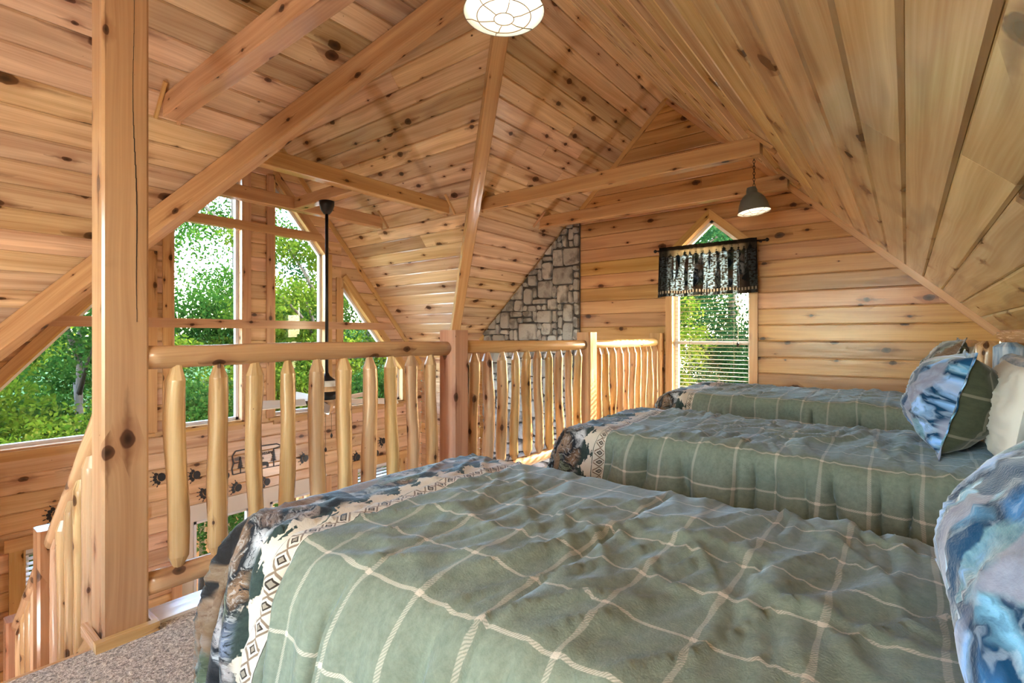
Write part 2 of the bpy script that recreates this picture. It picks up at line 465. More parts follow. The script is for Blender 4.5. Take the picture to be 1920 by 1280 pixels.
def pines(g, s, t, period, depth):
    """1 where a pine stands; trees point towards s = 0"""
    q = g.add(g.mul(t, 1.0 / period), g.mul(g.noise(g.xyz(g.mul(t, 2.0), 3.1), 1.0, 1.0), 1.6))
    tri = g.m('ABSOLUTE', g.sub(g.mul(g.m('FRACT', q), 2.0), 1.0))
    cell = g.m('FRACT', g.mul(g.m('SINE', g.mul(g.m('FLOOR', q), 12.99)), 437.5))
    saw = g.m('FRACT', g.mul(s, 34.0))
    edge = g.mul(g.add(tri, g.mul(saw, -.35)), depth * 1.0)
    edge = g.add(edge, g.mul(cell, depth * .5))
    edge = g.add(edge, g.mul(g.sub(g.noise(g.xyz(g.mul(s, 70.), g.mul(t, 70.)), 1.0, 2.0), .5), .05))
    return g.step(g.sub(s, edge), .0, .006)

def quilt_mat(name, s_band):
    g = NT(name)
    s, t, _ = g.sep(g.uv())
    fz = g.noise(g.xyz(s, t), 55.0, 4.0, .7); bl = g.noise(g.xyz(s, t), 6.0, 3.0, .6)
    green = g.mix(fz, (.112, .138, .098), (.29, .325, .245))
    green = g.mix(g.mul(bl, .35), green, (.165, .195, .15))
    P = .15
    def stripe(x, w): return g.sub(1.0, g.step(g.m('ABSOLUTE', g.sub(g.m('FRACT', g.mul(x, 1 / P)), .5)), w / P * .5 * .8, w / P * .5 * 1.15))
    hatch = g.m('FRACT', g.mul(g.add(s, t), 190.0)); hatch = g.step(hatch, .3, .55)
    sl = g.mul(stripe(t, .0075), g.add(.30, g.mul(hatch, .45)))
    sc = g.mul(stripe(s, .010), g.add(.14, g.mul(hatch, .36)))
    line = g.m('MAXIMUM', sl, sc)
    line = g.m('MAXIMUM', line, g.mul(stripe(t, .011), stripe(s, .013)))
    plaid = g.mix(line, green, (.62, .55, .44))
    # wildlife panel
    p = g.sub(s, s_band + .048)
    cream = g.mix(fz, (.62, .53, .41), (.70, .62, .50))
    pn = print_panel(g, p, t)
    sky = g.mix(pines(g, g.sub(p, .006), t, .10, .06), cream, g.mix(fz, (.012, .020, .020), (.06, .085, .07)))
    low = g.step(g.add(p, g.mul(g.sub(bl, .5), .08)),  .055, .08)
    panel = g.mix(low, sky, pn)
    # diamond bands
    def band(s0):
        q = g.mul(g.sub(s, s0), 1 / .046)                # 0..1 inside
        ins = g.mul(g.m('GREATER_THAN', q, 0.0), g.m('LESS_THAN', q, 1.0))
        tt = g.m('FRACT', g.mul(t, 1 / .042))
        dd = g.add(g.m('ABSOLUTE', g.sub(q, .5)), g.m('ABSOLUTE', g.sub(tt, .5)))
        c = g.mix(g.step(dd, .14, .17), (.30, .25, .19), (.045, .032, .024))
        c = g.mix(g.step(dd, .24, .27), c, (.66, .58, .46))
        c = g.mix(g.step(dd, .38, .42), c, (.23, .16, .11))
        c = g.mix(g.step(dd, .52, .56), c, (.64, .56, .44))
        e = g.m('ABSOLUTE', g.sub(q, .5))
        c = g.mix(g.step(e, .40, .42), c, (.70, .62, .5)); c = g.mix(g.step(e, .47, .48), c, (.05, .04, .035))
        return ins, c
    col = g.mix(g.m('GREATER_THAN', p, 0.0), plaid, panel)
    for s0 in (s_band, s_band + .72):
        i, c = band(s0); col = g.mix(i, col, c)
    nrm = g.bump(g.add(g.mul(fz, .5), g.mul(g.noise(g.xyz(s, t), 240.0, 2.0), .5)), .35, .004)
    return g.done(g.bsdf(col, .9, nrm, spec=.15, sheen=.45, stint=(.6, .82, 1.0)))  # blue sheen tint paints cool sky light onto the wrinkles

def sham_mat(name, warm):
    g = NT(name); u, v, _ = g.sep(g.uv())
    col = print_panel(g, g.add(u, .4), g.add(v, 1.7), warm)
    return g.done(g.bsdf(col, .85, g.bump(g.noise(g.xyz(u, v), 200.0, 2.0), .3, .003), spec=.15, sheen=.4))
M['sham_blue'] = sham_mat('wildlife_print_blue', False)
M['sham_grey'] = sham_mat('wildlife_print_grey', True)
def plaid_mat():
    g = NT('dark_green_plaid'); u, v, _ = g.sep(g.uv())
    fz = g.noise(g.xyz(u, v), 60.0, 3.0, .7)
    col = g.mix(fz, (.038, .042, .026), (.085, .09, .055))
    for c in (u, v):
        l = g.sub(1.0, g.step(g.m('ABSOLUTE', g.sub(g.m('FRACT', g.mul(c, 1 / .16)), .5)), .025, .04))
        col = g.mix(g.mul(l, .3), col, (.45, .38, .30))
    return g.done(g.bsdf(col, .9, spec=.15, sheen=.3))
M['plaid'] = plaid_mat()
def valance_mat():
    g = NT('valance_print'); u, v, _ = g.sep(g.uv())
    fz = g.noise(g.xyz(u, v), 50.0, 3.0, .7)
    cream = g.mix(fz, (.30, .25, .17), (.38, .33, .24))
    pn = print_panel(g, v, u)
    trunk = g.step(g.noise(g.xyz(g.mul(u, 14.0), g.mul(v, 1.0)), 1.0, 2.0, .6), .50, .56)
    backlit_birch = g.mix(g.step(g.noise(g.xyz(g.mul(u, 30.0), g.mul(v, 55.0)), 1.0, 2.0), .45, .6), (.42, .52, .58), (.10, .085, .06))  # bluish-white tone puts window light through the cloth into the print
    pn = g.mix(trunk, backlit_birch, g.mix(.6, pn, (.015, .025, .035)))
    sky = g.mix(pines(g, g.sub(v, .06), u, .085, .07), cream, (.025, .028, .025))
    col = g.mix(g.step(v, .10, .13), sky, pn)
    col = g.mix(g.step(v, .055, .035), col, (.05, .04, .03))
    side = g.step(g.m('ABSOLUTE', g.sub(u, .6)), .42, .50)
    col = g.mix(g.mul(side, .85), col, (.02, .02, .022))  # sides darkened, centre left bright as if backlit
    hem = g.mul(g.m('GREATER_THAN', v, .50), g.m('LESS_THAN', v, .53))
    dm = g.m('ABSOLUTE', g.sub(g.m('FRACT', g.mul(u, 28.0)), .5))
    col = g.mix(hem, col, g.mix(g.step(dm, .2, .3), (.06, .05, .04), (.45, .40, .33)))
    n = g.node('ShaderNodeBsdfDiffuse'); g.put(n.inputs[0], col)
    t = g.node('ShaderNodeBsdfTranslucent'); g.put(t.inputs[0], col)
    mx = g.node('ShaderNodeMixShader'); g.put(mx.inputs[0], .5)
    g.t.links.new(n.outputs[0], mx.inputs[1]); g.t.links.new(t.outputs[0], mx.inputs[2])
    return g.done(mx.outputs[0])
M['valance'] = valance_mat()
def bluelit_log():  # log wood with blue window light put into its colour
    g = NT('log_with_blue_sheen'); u, v, _ = g.sep(g.uv())
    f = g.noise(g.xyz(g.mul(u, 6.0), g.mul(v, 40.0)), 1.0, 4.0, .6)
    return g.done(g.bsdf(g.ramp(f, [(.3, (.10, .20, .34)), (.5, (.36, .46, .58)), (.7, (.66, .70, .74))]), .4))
M['bluelit'] = bluelit_log()

# ------------------------------------------------------------------ generic builders
def beam_mesh(L, w, h, mat, ch=.006):
    """beam along local x from 0 to L, section w (y) by h (z), chamfered edges"""
    a, b = w / 2, h / 2
    sec = [(-a + ch, -b), (a - ch, -b), (a, -b + ch), (a, b - ch), (a - ch, b), (-a + ch, b), (-a, b - ch), (-a, -b + ch)]
    V = [(0, y, z) for y, z in sec] + [(L, y, z) for y, z in sec]
    F = []; U = []; acc = 0
    for i in range(8):
        j = (i + 1) % 8; d = math.dist(sec[i], sec[j])
        F.append((i, 8 + i, 8 + j, j)); U.append([(0, acc), (L, acc), (L, acc + d), (0, acc + d)]); acc += d
    F.append(tuple(range(8))); U.append([(y * .3, z) for y, z in sec])
    F.append(tuple(range(8, 16))[::-1]); U.append([(y * .3, z) for y, z in sec][::-1])
    me = mesh('beam', V, F, mat, U)
    bm = bmesh.new(); bm.from_mesh(me); bmesh.ops.recalc_face_normals(bm, faces=bm.faces); bm.to_mesh(me); bm.free()
    return me
def axes(p0, p1, up=(0, 0, 1)):
    x = (Vector(p1) - Vector(p0)).normalized(); up = Vector(up)
    if abs(x.dot(up)) > .99: up = Vector((0, 1, 0))
    y = up.cross(x).normalized(); z = x.cross(y)
    return x, y, z
def beam(name, p0, p1, w, h, mat, parent=None, ch=.006, up=(0, 0, 1)):
    p0, p1 = Vector(p0), Vector(p1); x, y, z = axes(p0, p1, up)
    return link(name, beam_mesh((p1 - p0).length, w, h, mat, ch), parent, frame(p0, x, y, z))
def log_mesh(L, r, mat, n=14, seg=16, wob=.06, taper=(0, 0), seed=0, bend=.0):
    """peeled log along local x; taper = length of the whittled ends"""
    rr = random.Random(seed); ph = [rr.uniform(0, 6.28) for _ in range(8)]
    xs = [L * i / seg for i in range(seg + 1)]
    for k, tl in enumerate(taper):
        if tl: xs += [tl, tl * .5] if k == 0 else [L - tl, L - tl * .5]
    xs = sorted(set(xs)); V = []; rad = []
    for x in xs:
        s = 1.0
        if taper[0] and x < taper[0]: s = .45 + .55 * (x / taper[0])
        if taper[1] and x > L - taper[1]: s = .45 + .55 * ((L - x) / taper[1])
        rad.append(s)
        cy = bend * math.sin(x * 5 / max(L, .3) + ph[6]); cz = bend * math.sin(x * 4 / max(L, .3) + ph[7])
        for k in range(n):
            a = 2 * math.pi * k / n
            w = 1 + wob * (math.sin(a * 2 + ph[0] + x * 3) * .5 + math.sin(a * 3 + ph[1] - x * 5) * .35 + math.sin(x * 9 + ph[2] + a) * .45 + math.sin(x * 17 + ph[3] - a * 2) * .3)
            V.append((x, cy + r * s * w * math.cos(a), cz + r * s * w * math.sin(a)))
    F = []; U = []; m = len(xs); w = 2 * math.pi * r / n
    for i in range(m - 1):
        for k in range(n):
            k2 = (k + 1) % n
            F.append((i * n + k, i * n + k2, (i + 1) * n + k2, (i + 1) * n + k))
            U.append([(xs[i], k * w), (xs[i], (k + 1) * w), (xs[i + 1], (k + 1) * w), (xs[i + 1], k * w)])
    F.append(tuple(range(n))[::-1]); U.append([(0, k * .004) for k in range(n)])
    F.append(tuple((m - 1) * n + k for k in range(n))); U.append([(0, k * .004) for k in range(n)])
    me = mesh('log', V, F, mat, U)
    sm = [True] * len(F); sm[-1] = sm[-2] = False
    if taper[0] or taper[1]:
        for i in range(m - 1):
            if rad[i] != 1.0 or rad[i + 1] != 1.0:
                for k in range(n): sm[i * n + k] = False
    me.polygons.foreach_set('use_smooth', sm)
    bm = bmesh.new(); bm.from_mesh(me); bmesh.ops.recalc_face_normals(bm, faces=bm.faces); bm.to_mesh(me); bm.free()
    return me
def log(name, p0, p1, r, mat, parent=None, **kw):
    p0, p1 = Vector(p0), Vector(p1); x, y, z = axes(p0, p1)
    return link(name, log_mesh((p1 - p0).length, r, mat, **kw), parent, frame(p0, x, y, z))
def slab(name, polys, to3, h0, h1, mat, **t):
    b = MB()
    for p in polys: b.prism(ccw(p), h0, h1, to3)
    o = b.build(name, mat); tag(o, **t); return o

zmain = lambda X: ZR - SM * abs(X - XR)
zcross = lambda Y: ZR - SX * abs(Y - YC)

# ------------------------------------------------------------------ ceiling slopes
BW = .174
cm = 1 / math.sqrt(1 + SM * SM); cx = 1 / math.sqrt(1 + SX * SX)
def slope(kind, plan, label, mat, phase, joint, bw=.167):
    if kind == 'right':
        org, ex, ey = Vector((XR, 0, ZR)), Vector((0, 1, 0)), Vector((cm, 0, -SM * cm)); conv = lambda X, Y: (Y, (X - XR) / cm)
    elif kind == 'left':
        org, ex, ey = Vector((XR, 0, ZR)), Vector((0, 1, 0)), Vector((-cm, 0, -SM * cm)); conv = lambda X, Y: (Y, (XR - X) / cm)
    elif kind == 'near':
        org, ex, ey = Vector((0, YC, ZR)), Vector((1, 0, 0)), Vector((0, -cx, -SX * cx)); conv = lambda X, Y: (X, (YC - Y) / cx)
    else:
        org, ex, ey = Vector((0, YC, ZR)), Vector((1, 0, 0)), Vector((0, cx, -SX * cx)); conv = lambda X, Y: (X, (Y - YC) / cx)
    ez = ex.cross(ey)
    if ez.z > 0: ez = -ez
    poly = [conv(*p) for p in plan]
    # a right-handed frame: flip the board direction where needed
    if ex.cross(ey).dot(ez) < 0:
        ex = -ex; poly = [(-a, b) for a, b in poly]
    c = slab('ceiling', [poly], lambda a, b, h: org + ex * a + ey * b + ez * h, -.10, -.017, M['trim'], label=label, cat='ceiling', kind='structure')
    planks(c, org, ex, ey, ez, [poly], bw, phase, mat, joint, .010)
    return c
XE = -5.35; YV = YC - (XR - XE) * KV; YV2 = YC + (XR - XE) * KV
slope('right', [(XR, YB - .2), (XK + .12, YB - .2), (XK + .12, D + .2), (XR, D + .2)], 'sloping pine board ceiling above the three bed heads', M['ceil_right'], .108, .45, .1735)
slope('left', [(XR, YB - .2), (XR, YC), (XE, YV), (XE, YB - .2)], 'knotty pine ceiling slope behind the square post', M['ceil'], .029, .25)
slope('left', [(XR, YC), (XR, D + .2), (XE, D + .2), (XE, YV2)], 'knotty pine ceiling slope running down to the stone chimney', M['ceil'], .08, .25)
slope('near', [(XR, YC), (XG - .2, YC), (XG - .2, YN - .1), (XE - .02, YN - .1), (XE, YV)], 'near slope of the pine ceiling over the great room', M['ceil'], .02, .2)
slope('far', [(XR, YC), (XE, YV2), (XE - .02, YF + .1), (XG - .2, YF + .1), (XG - .2, YC)], 'far slope of the pine ceiling beside the tall windows', M['ceil'], .02, .3)

# ------------------------------------------------------------------ far gable wall (y = D)
PW = .166; PH = .048           # wall board height and phase
WX0, WX1, WSH, WAP, WS = -2.16, -1.255, 2.04, 2.42, .90     # far window, middle of its casing
wc = .5 * (WX0 + WX1); WAP = WSH + WS * (WX1 - wc)
WSILL = .32
def strip_rows(z0, z1):
    k = math.floor((z0 - PH) / PW)
    while PH + k * PW < z1:
        yield PH + k * PW, PH + (k + 1) * PW; k += 1
gable = [(XL, ZF), (XK, ZF), (XK, zmain(XK)), (XR, ZR), (XL, zmain(XL))]
east_polys = []
for b0, b1 in strip_rows(ZF, ZR):
    row = clip(clip(gable, 0, 1, b1), 0, -1, -b0)
    if len(row) < 3: continue
    zc = .5 * (b0 + b1)
    if zc > WAP or zc < WSILL: east_polys.append(row); continue
    if zc < WSH: l, r = clip(row, 1, 0, WX0), clip(row, -1, 0, -WX1)
    else:
        # sloped head: z = WAP - WS*|x-wc|
        l = clip(row, -WS, 1, -(-WAP + WS * wc) * 1.0) if False else clip(row, WS, -1, WS * wc - WAP)
        r = clip(row, -WS, -1, -WS * wc - WAP)
    for p in (l, r):
        if len(p) >= 3: east_polys.append(p)
# backing of the wall in convex pieces round the window
back = [[(XL, ZF), (XK, ZF), (XK, WSILL), (XL, WSILL)],
        [(XL, WSILL), (WX0, WSILL), (WX0, zmain(WX0)), (XL, zmain(XL))],
        [(WX1, WSILL), (XK, WSILL), (XK, zmain(XK)), (WX1, zmain(WX1))],
        [(WX0, WSH), (wc, WAP), (wc, zmain(wc)), (XR, ZR), (WX0, zmain(WX0))] if WX0 < XR < wc else [(WX0, WSH), (wc, WAP), (wc, zmain(wc)), (WX0, zmain(WX0))],
        [(wc, WAP), (WX1, WSH), (WX1, zmain(WX1)), (wc, zmain(wc))]]
raise_main = lambda P: [[(a, b + .05 if b > zmain(a) - .001 else b) for a, b in p] for p in P]
wall_back = slab('wall_back', raise_main(back), lambda a, b, h: (a, D - h, b), -.17, -.017, M['trim'],
                 label='far gable wall of horizontal pine boards round the window', cat='wall', kind='structure')
# planks face -y : ex=(1,0,0) ey=(0,0,1) -> ez=(0,-1,0)
planks(wall_back, (0, D, 0), (1, 0, 0), (0, 0, 1), (0, -1, 0), east_polys, PW, PH, M['wall'], .12)

def board(name, pts, to3, h0, h1, mat, parent=None, u_dir=None):
    b = MB(); b.prism(ccw(pts), h0, h1, to3)
    if u_dir is not None:           # uv: along the board
        ca, sa = math.cos(u_dir), math.sin(u_dir)
        b.u = [[(p[0] * ca + p[1] * sa, -p[0] * sa + p[1] * ca) for p in f] for f in b.u[:2]] + b.u[2:]
    return b.build(name, mat, parent)
def quad(p, q, w):
    """board outline from p to q, w to the left of the direction"""
    dx, dy = q[0] - p[0], q[1] - p[1]; L = math.hypot(dx, dy); nx, ny = -dy / L * w, dx / L * w
    return [p, q, (q[0] + nx, q[1] + ny), (p[0] + nx, p[1] + ny)]
toE = lambda a, b, h: (a, D - h, b)
for i, (p, q) in enumerate([((XK, zmain(XK)), (XR + .03, ZR - .03)), ((XR - .03, ZR - .03), (XL, zmain(XL)))]):
    o = board('trim_%d' % (i + 1), quad(p, q, .055), toE, .002, .022, M['trim'], None, math.atan2(q[1] - p[1], q[0] - p[0]))
    tag(o, ['flat pine trim along the right slope of the far gable', 'flat pine trim along the left slope of the far gable above the chimney'][i], 'trim', kind='structure')

# ------------------------------------------------------------------ far window with pointed head
win = empty('window_5', (wc, D, WSILL)); tag(win, 'tall pointed window in the far gable wall behind the beds', 'window', kind='structure')
cw = .078; ix0, ix1 = WX0 + .04, WX1 - .04; ish = WSH - .02; iap = ish + WS * (ix1 - wc)
ox0, ox1 = ix0 - cw, ix1 + cw; osh = ish + .033; oap = osh + WS * (ox1 - wc)
for pts, ud in (([(ox0, WSILL - .08), (ix0, WSILL - .08), (ix0, ish), (ox0, osh)], math.pi / 2), ([(ix1, WSILL - .08), (ox1, WSILL - .08), (ox1, osh), (ix1, ish)], math.pi / 2),
                ([(ox0, osh), (ix0, ish), (wc, iap), (wc, oap)], math.atan(WS)), ([(wc, oap), (wc, iap), (ix1, ish), (ox1, osh)], -math.atan(WS)),
                ([(ix0, WSILL - .08), (ix1, WSILL - .08), (ix1, WSILL), (ix0, WSILL)], 0)):
    board('casing', pts, toE, .002, .024, M['trim'], win, ud)
# jambs going out through the wall, white sash, pane
JD = -.16
loopi = [(ix0, WSILL), (ix1, WSILL), (ix1, ish), (wc, iap), (ix0, ish)]
for k in range(5):
    p, q = loopi[k], loopi[(k + 1) % 5]
    b = MB(); b.prism(ccw(quad(p, q, -.02)), JD, .0, toE); b.build('jamb', M['trim'], win)
for k in range(5):
    p, q = loopi[k], loopi[(k + 1) % 5]
    b = MB(); b.prism(ccw(quad(p, q, .035)), JD + .03, JD + .08, toE); b.build('sash', M['white'], win)
b = MB(); b.prism([(ix0 + .03, 1.0), (ix1 - .03, 1.0), (ix1 - .03, 1.04), (ix0 + .03, 1.04)], JD + .03, JD + .08, toE); b.build('meeting_rail', M['white'], win)
b = MB(); b.prism(ccw([(ix0 + .02, WSILL + .02), (ix1 - .02, WSILL + .02), (ix1 - .02, ish), (wc, iap - .02), (ix0 + .02, ish)]), JD + .052, JD + .056, toE); b.build('pane', M['glass'], win)

def blind(name, label, x0, x1, ztop, zbot, y, axis, mat, pitch=.04, depth=.048, tilt=.0, group=None):
    """venetian blind; axis 'x': slats along x at depth y, 'y': slats along y at x = y"""
    root = empty(name, ((x0 + x1) / 2, y, zbot) if axis == 'x' else (y, (x0 + x1) / 2, zbot)); tag(root, label, 'blind', group)
    L = x1 - x0; sl = beam_mesh(L, depth, .003, mat, .0005)
    ex = Vector((1, 0, 0)) if axis == 'x' else Vector((0, 1, 0)); ec = Vector((0, 1, 0)) if axis == 'x' else Vector((-1, 0, 0))
    up = Vector((0, 0, 1)); ec2 = ec * math.cos(tilt) + up * math.sin(tilt); ez = ex.cross(ec2)
    at = lambda a, z: Vector((a, y, z)) if axis == 'x' else Vector((y, a, z))
    z = ztop - .06
    while z > zbot + .03:
        link('slat', sl, root, frame(at(x0, z), ex, ec2, ez)); z -= pitch
    b = MB(); b.box((0, -.03, -.025), (L, .03, .025)); b.build('head_rail', mat, root, frame(at(x0, ztop - .025), ex, ec, up))
    b = MB(); b.box((0, -.025, -.01), (L, .025, .01)); b.build('bottom_rail', mat, root, frame(at(x0, zbot + .012), ex, ec, up))
    for k in (.2, .8):
        b = MB(); b.tube([(0, 0, 0), (0, 0, ztop - zbot)], .0016, 5); b.build('ladder_cord', M['bronze'], root, frame(at(x0 + L * k, zbot), ex, ec, up))
    return root
bl = blind('window_blind', 'open slatted blind in the pointed far window', ix0 + .015, ix1 - .015, ish, WSILL + .02, D + .05, 'x', M['slat'], .045, .045, .02)
b = MB(); b.tube([(0, 0, 0), (0, 0, -.72)], .0025, 6); b.build('pull_cord', M['bronze'], bl, Matrix.Translation((-1.42, D + .02, 1.75)))
b = MB(); b.lathe([(.003, 0), (.012, -.012), (.014, -.04), (.006, -.055)], 10, True); b.build('cord_tassel', M['bronze'], bl, Matrix.Translation((-1.42, D + .02, 1.03)))

# valance on its rod
vx0, vx1, vy, vz = -2.235, -1.205, D - .085, 2.075
rod = empty('curtain_rod', ((vx0 + vx1) / 2, vy, vz)); tag(rod, 'thin black curtain rod with ball ends over the far window', 'curtain rod')
b = MB(); b.tube([(vx0 - .05, vy, vz), (vx1 + .08, vy, vz)], .009, 10); b.build('pole', M['bronze'], rod, Matrix(), True)
for x in (vx0 - .06, vx1 + .09):
    b = MB(); b.lathe([(.001, -.02), (.014, -.013), (.02, 0), (.014, .013), (.001, .02)], 12, c=(x, vy, vz)); b.build('finial', M['bronze'], rod, Matrix(), True)
for x in (vx0 - .02, vx1 + .02):
    b = MB(); b.box((x - .008, vy, vz - .012), (x + .008, D - .02, vz + .006)); b.build('bracket', M['bronze'], rod, Matrix())
V = []; F = []; U = []; nu, nv = 150, 20
ph = [random.uniform(0, 6.28) for _ in range(6)]
for j in range(nv + 1):
    tv = j / nv
    for i in range(nu + 1):
        tu = i / nu; x = vx0 - .012 * tv + (vx1 - vx0 + .024 * tv) * tu
        amp = .022 + .020 * tv
        w = math.sin(tu * 95 + ph[0] + 2 * math.sin(tu * 17)) * (1 - .85 * tv) * .8 + math.sin(tu * 23 + ph[1] + tv) * .55 + math.sin(tu * 37 + ph[2]) * .35 + .3 * math.sin(tu * 9 + ph[3])
        if j == 0: w *= .5
        z = vz + .03 - tv * (.565 + .006 * math.sin(tu * 21 + ph[4]))
        V.append((x, vy - .018 - amp * (w * .5 + .55), z))
for j in range(nv):
    for i in range(nu):
        a = j * (nu + 1) + i; q = (a, a + 1, a + nu + 2, a + nu + 1); F.append(q)
        U.append([((k % (nu + 1)) / nu * 1.2, (k // (nu + 1)) / nv * .565) for k in q])
me = mesh('valance', V, F, M['valance'], U, True); o = link('window_valance', me)
sd = o.modifiers.new('s', 'SOLIDIFY'); sd.thickness = .003
tag(o, 'gathered dark wildlife print valance hanging across the far window', 'valance')

# ------------------------------------------------------------------ knee wall, other shell walls
wall_right = slab('wall_right', [[(YB - .15, -.05), (D + .16, -.05), (D + .16, zmain(XK) + .05), (YB - .15, zmain(XK) + .05)]], lambda a, b, h: (XK + h, a, b), .017, .16, M['trim'], label='low pine knee wall behind the bed heads', cat='wall', kind='structure')
planks(wall_right, (XK, 0, 0), (0, -1, 0), (0, 0, 1), (-1, 0, 0), [[(-D, 0), (-YB, 0), (-YB, zmain(XK)), (-D, zmain(XK))]], PW, PH, M['wall'], .3)
o = board('trim_3', [(YB, zmain(XK) - .065), (D, zmain(XK) - .065), (D, zmain(XK) - .01), (YB, zmain(XK) - .01)], lambda a, b, h: (XK - h, a, b), .002, .022, M['trim']); tag(o, 'pine trim along the top of the knee wall', 'trim', kind='structure')
# wall behind the camera, with a wide window added to let in more daylight
gb = [[(XL, ZF), (XK, ZF), (XK, .5), (XL, .5)], [(XL, .5), (-2.4, .5), (-2.4, zmain(-2.4)), (XL, zmain(XL))], [(-.5, .5), (XK, .5), (XK, zmain(XK)), (-.5, zmain(-.5))],
      [(-2.4, 2.1), (-.5, 2.1), (-.5, zmain(-.5)), (XR, ZR), (-2.4, zmain(-2.4))]]
slab('wall_front', raise_main(gb), lambda a, b, h: (a, YB - h, b), 0, .15, M['wall'], label='pine gable wall at the near end of the loft', cat='wall', kind='structure')
wf = empty('window_9', (-1.45, YB, .5)); tag(wf, 'plain unseen window added for daylight in the gable at the near end of the loft', 'window', kind='structure')
b = MB(); b.prism([(-2.4, .5), (-.5, .5), (-.5, 2.1), (-2.4, 2.1)], .07, .075, lambda a, bb, h: (a, YB - h, bb)); b.build('pane', M['glass'], wf)
for p in ([(-2.48, .42), (-2.4, .42), (-2.4, 2.18), (-2.48, 2.18)], [(-.5, .42), (-.42, .42), (-.42, 2.18), (-.5, 2.18)], [(-2.4, 2.1), (-.5, 2.1), (-.5, 2.18), (-2.4, 2.18)], [(-2.4, .42), (-.5, .42), (-.5, .5), (-2.4, .5)], [(-1.49, .5), (-1.41, .5), (-1.41, 2.1), (-1.49, 2.1)]):
    board('casing', p, lambda a, bb, h: (a, YB + h, bb), .002, .024, M['trim'], wf)
# outer wall of the house left of the bump-out, and the bump-out's two returns
wl = slab('wall_left_near', [[(YB, ZF), (YN, ZF), (YN, zmain(XL)), (YB, zmain(XL))]], lambda a, b, h: (XL - h, a, b), 0, .14, M['wall_dark'], label='pine wall of the great room under the near ceiling slope', cat='wall', kind='structure')
wl = slab('wall_left_far', [[(YF, ZF), (D, ZF), (D, zmain(XL)), (YF, zmain(XL))]], lambda a, b, h: (XL - h, a, b), .017, .14, M['trim'], label='narrow pine wall between bump-out and chimney', cat='wall', kind='structure')
planks(wl, (XL, 0, 0), (0, 1, 0), (0, 0, 1), (1, 0, 0), [[(YF, ZF), (D, ZF), (D, zmain(XL)), (YF, zmain(XL))]], PW, PH, M['wall_dark'])
wl = slab('wall_return_near', [[(XG, ZF), (XL, ZF), (XL, zcross(YN)), (XG, zcross(YN))]], lambda a, b, h: (a, YN - h, b), .0, .14, M['wall_dark'], label='near return wall of the glazed bump-out', cat='wall', kind='structure')
wl = slab('wall_return_far', [[(XG, ZF), (XL, ZF), (XL, zcross(YF)), (XG, zcross(YF))]], lambda a, b, h: (a, YF + h, b), .017, .14, M['trim'], label='far return wall of the glazed bump-out', cat='wall', kind='structure')
planks(wl, (0, YF, 0), (1, 0, 0), (0, 0, 1), (0, -1, 0), [[(XG, ZF), (XL, ZF), (XL, zcross(YF)), (XG, zcross(YF))]], PW, PH, M['wall_dark'])

# ------------------------------------------------------------------ glazed gable wall (x = XG)
toG = lambda a, b, h: (XG + h, a, b)        # h > 0 into the room
GS = SX; GC = 2.82
ztop = lambda Y: 3.30 - GS * abs(Y - GC)    # head line of the openings
SILL = .10
opens = [(.62, 1.73), (1.95, 2.672), (3.03, 3.734), (3.975, 5.04)]
lows = [(.816, 1.62, -2.2, -.77), (2.04, 3.72, ZF, -.77), (4.22, 4.98, -2.2, -.77)]    # window, french door, window
def under(y0, y1, z0):            # column from z0 up to the roof line
    p = [(y0, z0), (y1, z0), (y1, zcross(y1))]
    if y0 < YC < y1: p.append((YC, ZR))
    return p + [(y0, zcross(y0))]
regs = []; cols = [(YN, .62), (1.73, 1.95), (2.672, 3.03), (3.734, 3.975), (5.04, YF)]
for y0, y1 in cols: regs.append(under(y0, y1, SILL))
for y0, y1 in opens:
    regs.append([(y0, ztop(y0)), (y1, ztop(y1)), (y1, zcross(y1)), (y0, zcross(y0))])
regs.append([(YN, -.77), (YF, -.77), (YF, SILL), (YN, SILL)])
edges = [YN] + [e for l in lows for e in l[:2]] + [YF]
for k in range(0, len(edges), 2): regs.append([(edges[k], ZF), (edges[k + 1], ZF), (edges[k + 1], -.77), (edges[k], -.77)])
for l in lows:
    if l[2] > ZF: regs.append([(l[0], ZF), (l[1], ZF), (l[1], l[2]), (l[0], l[2])])
wall_left = slab('wall_left', [[(a, b + .05 if b > zcross(a) - .001 else b) for a, b in p] for p in regs], toG, -.15, -.017, M['trim'], label='glazed gable wall of the great room with pine boards between windows', cat='wall', kind='structure')
planks(wall_left, (XG, 0, 0), (0, 1, 0), (0, 0, 1), (1, 0, 0), regs, PW, PH, M['wall_dark'], .2)
# horizontal pine bands and roof trims
for z0, z1, y0, y1 in ((1.185, 1.285, .84, 4.86), (2.335, 2.44, 1.92, 3.74)):
    o = board('band_board', [(y0, z0), (y1, z0), (y1 - (z1 - z0) / GS, z1), (y0 + (z1 - z0) / GS, z1)], toG, -.06, .03, M['beam'], wall_left, 0)
for i, (p, q) in enumerate((((YF, zcross(YF)), (YC, ZR - .02)), ((YC, ZR - .02), (YN, zcross(YN))))):
    o = board('trim_%d' % (i + 4), quad(p, q, .06), toG, .002, .024, M['trim'], None, math.atan2(q[1] - p[1], q[0] - p[0]))
    tag(o, ['pine trim where the far great-room ceiling meets the glazed gable', 'pine trim where the near great-room ceiling meets the glazed gable'][i], 'trim', kind='structure')
wlab = ['three-sided raked window at the left edge beside the square post', 'left of the two tall windows under the ceiling fan gable', 'right of the two tall windows, behind the fan downrod', 'raked window on the right of the glazed gable']
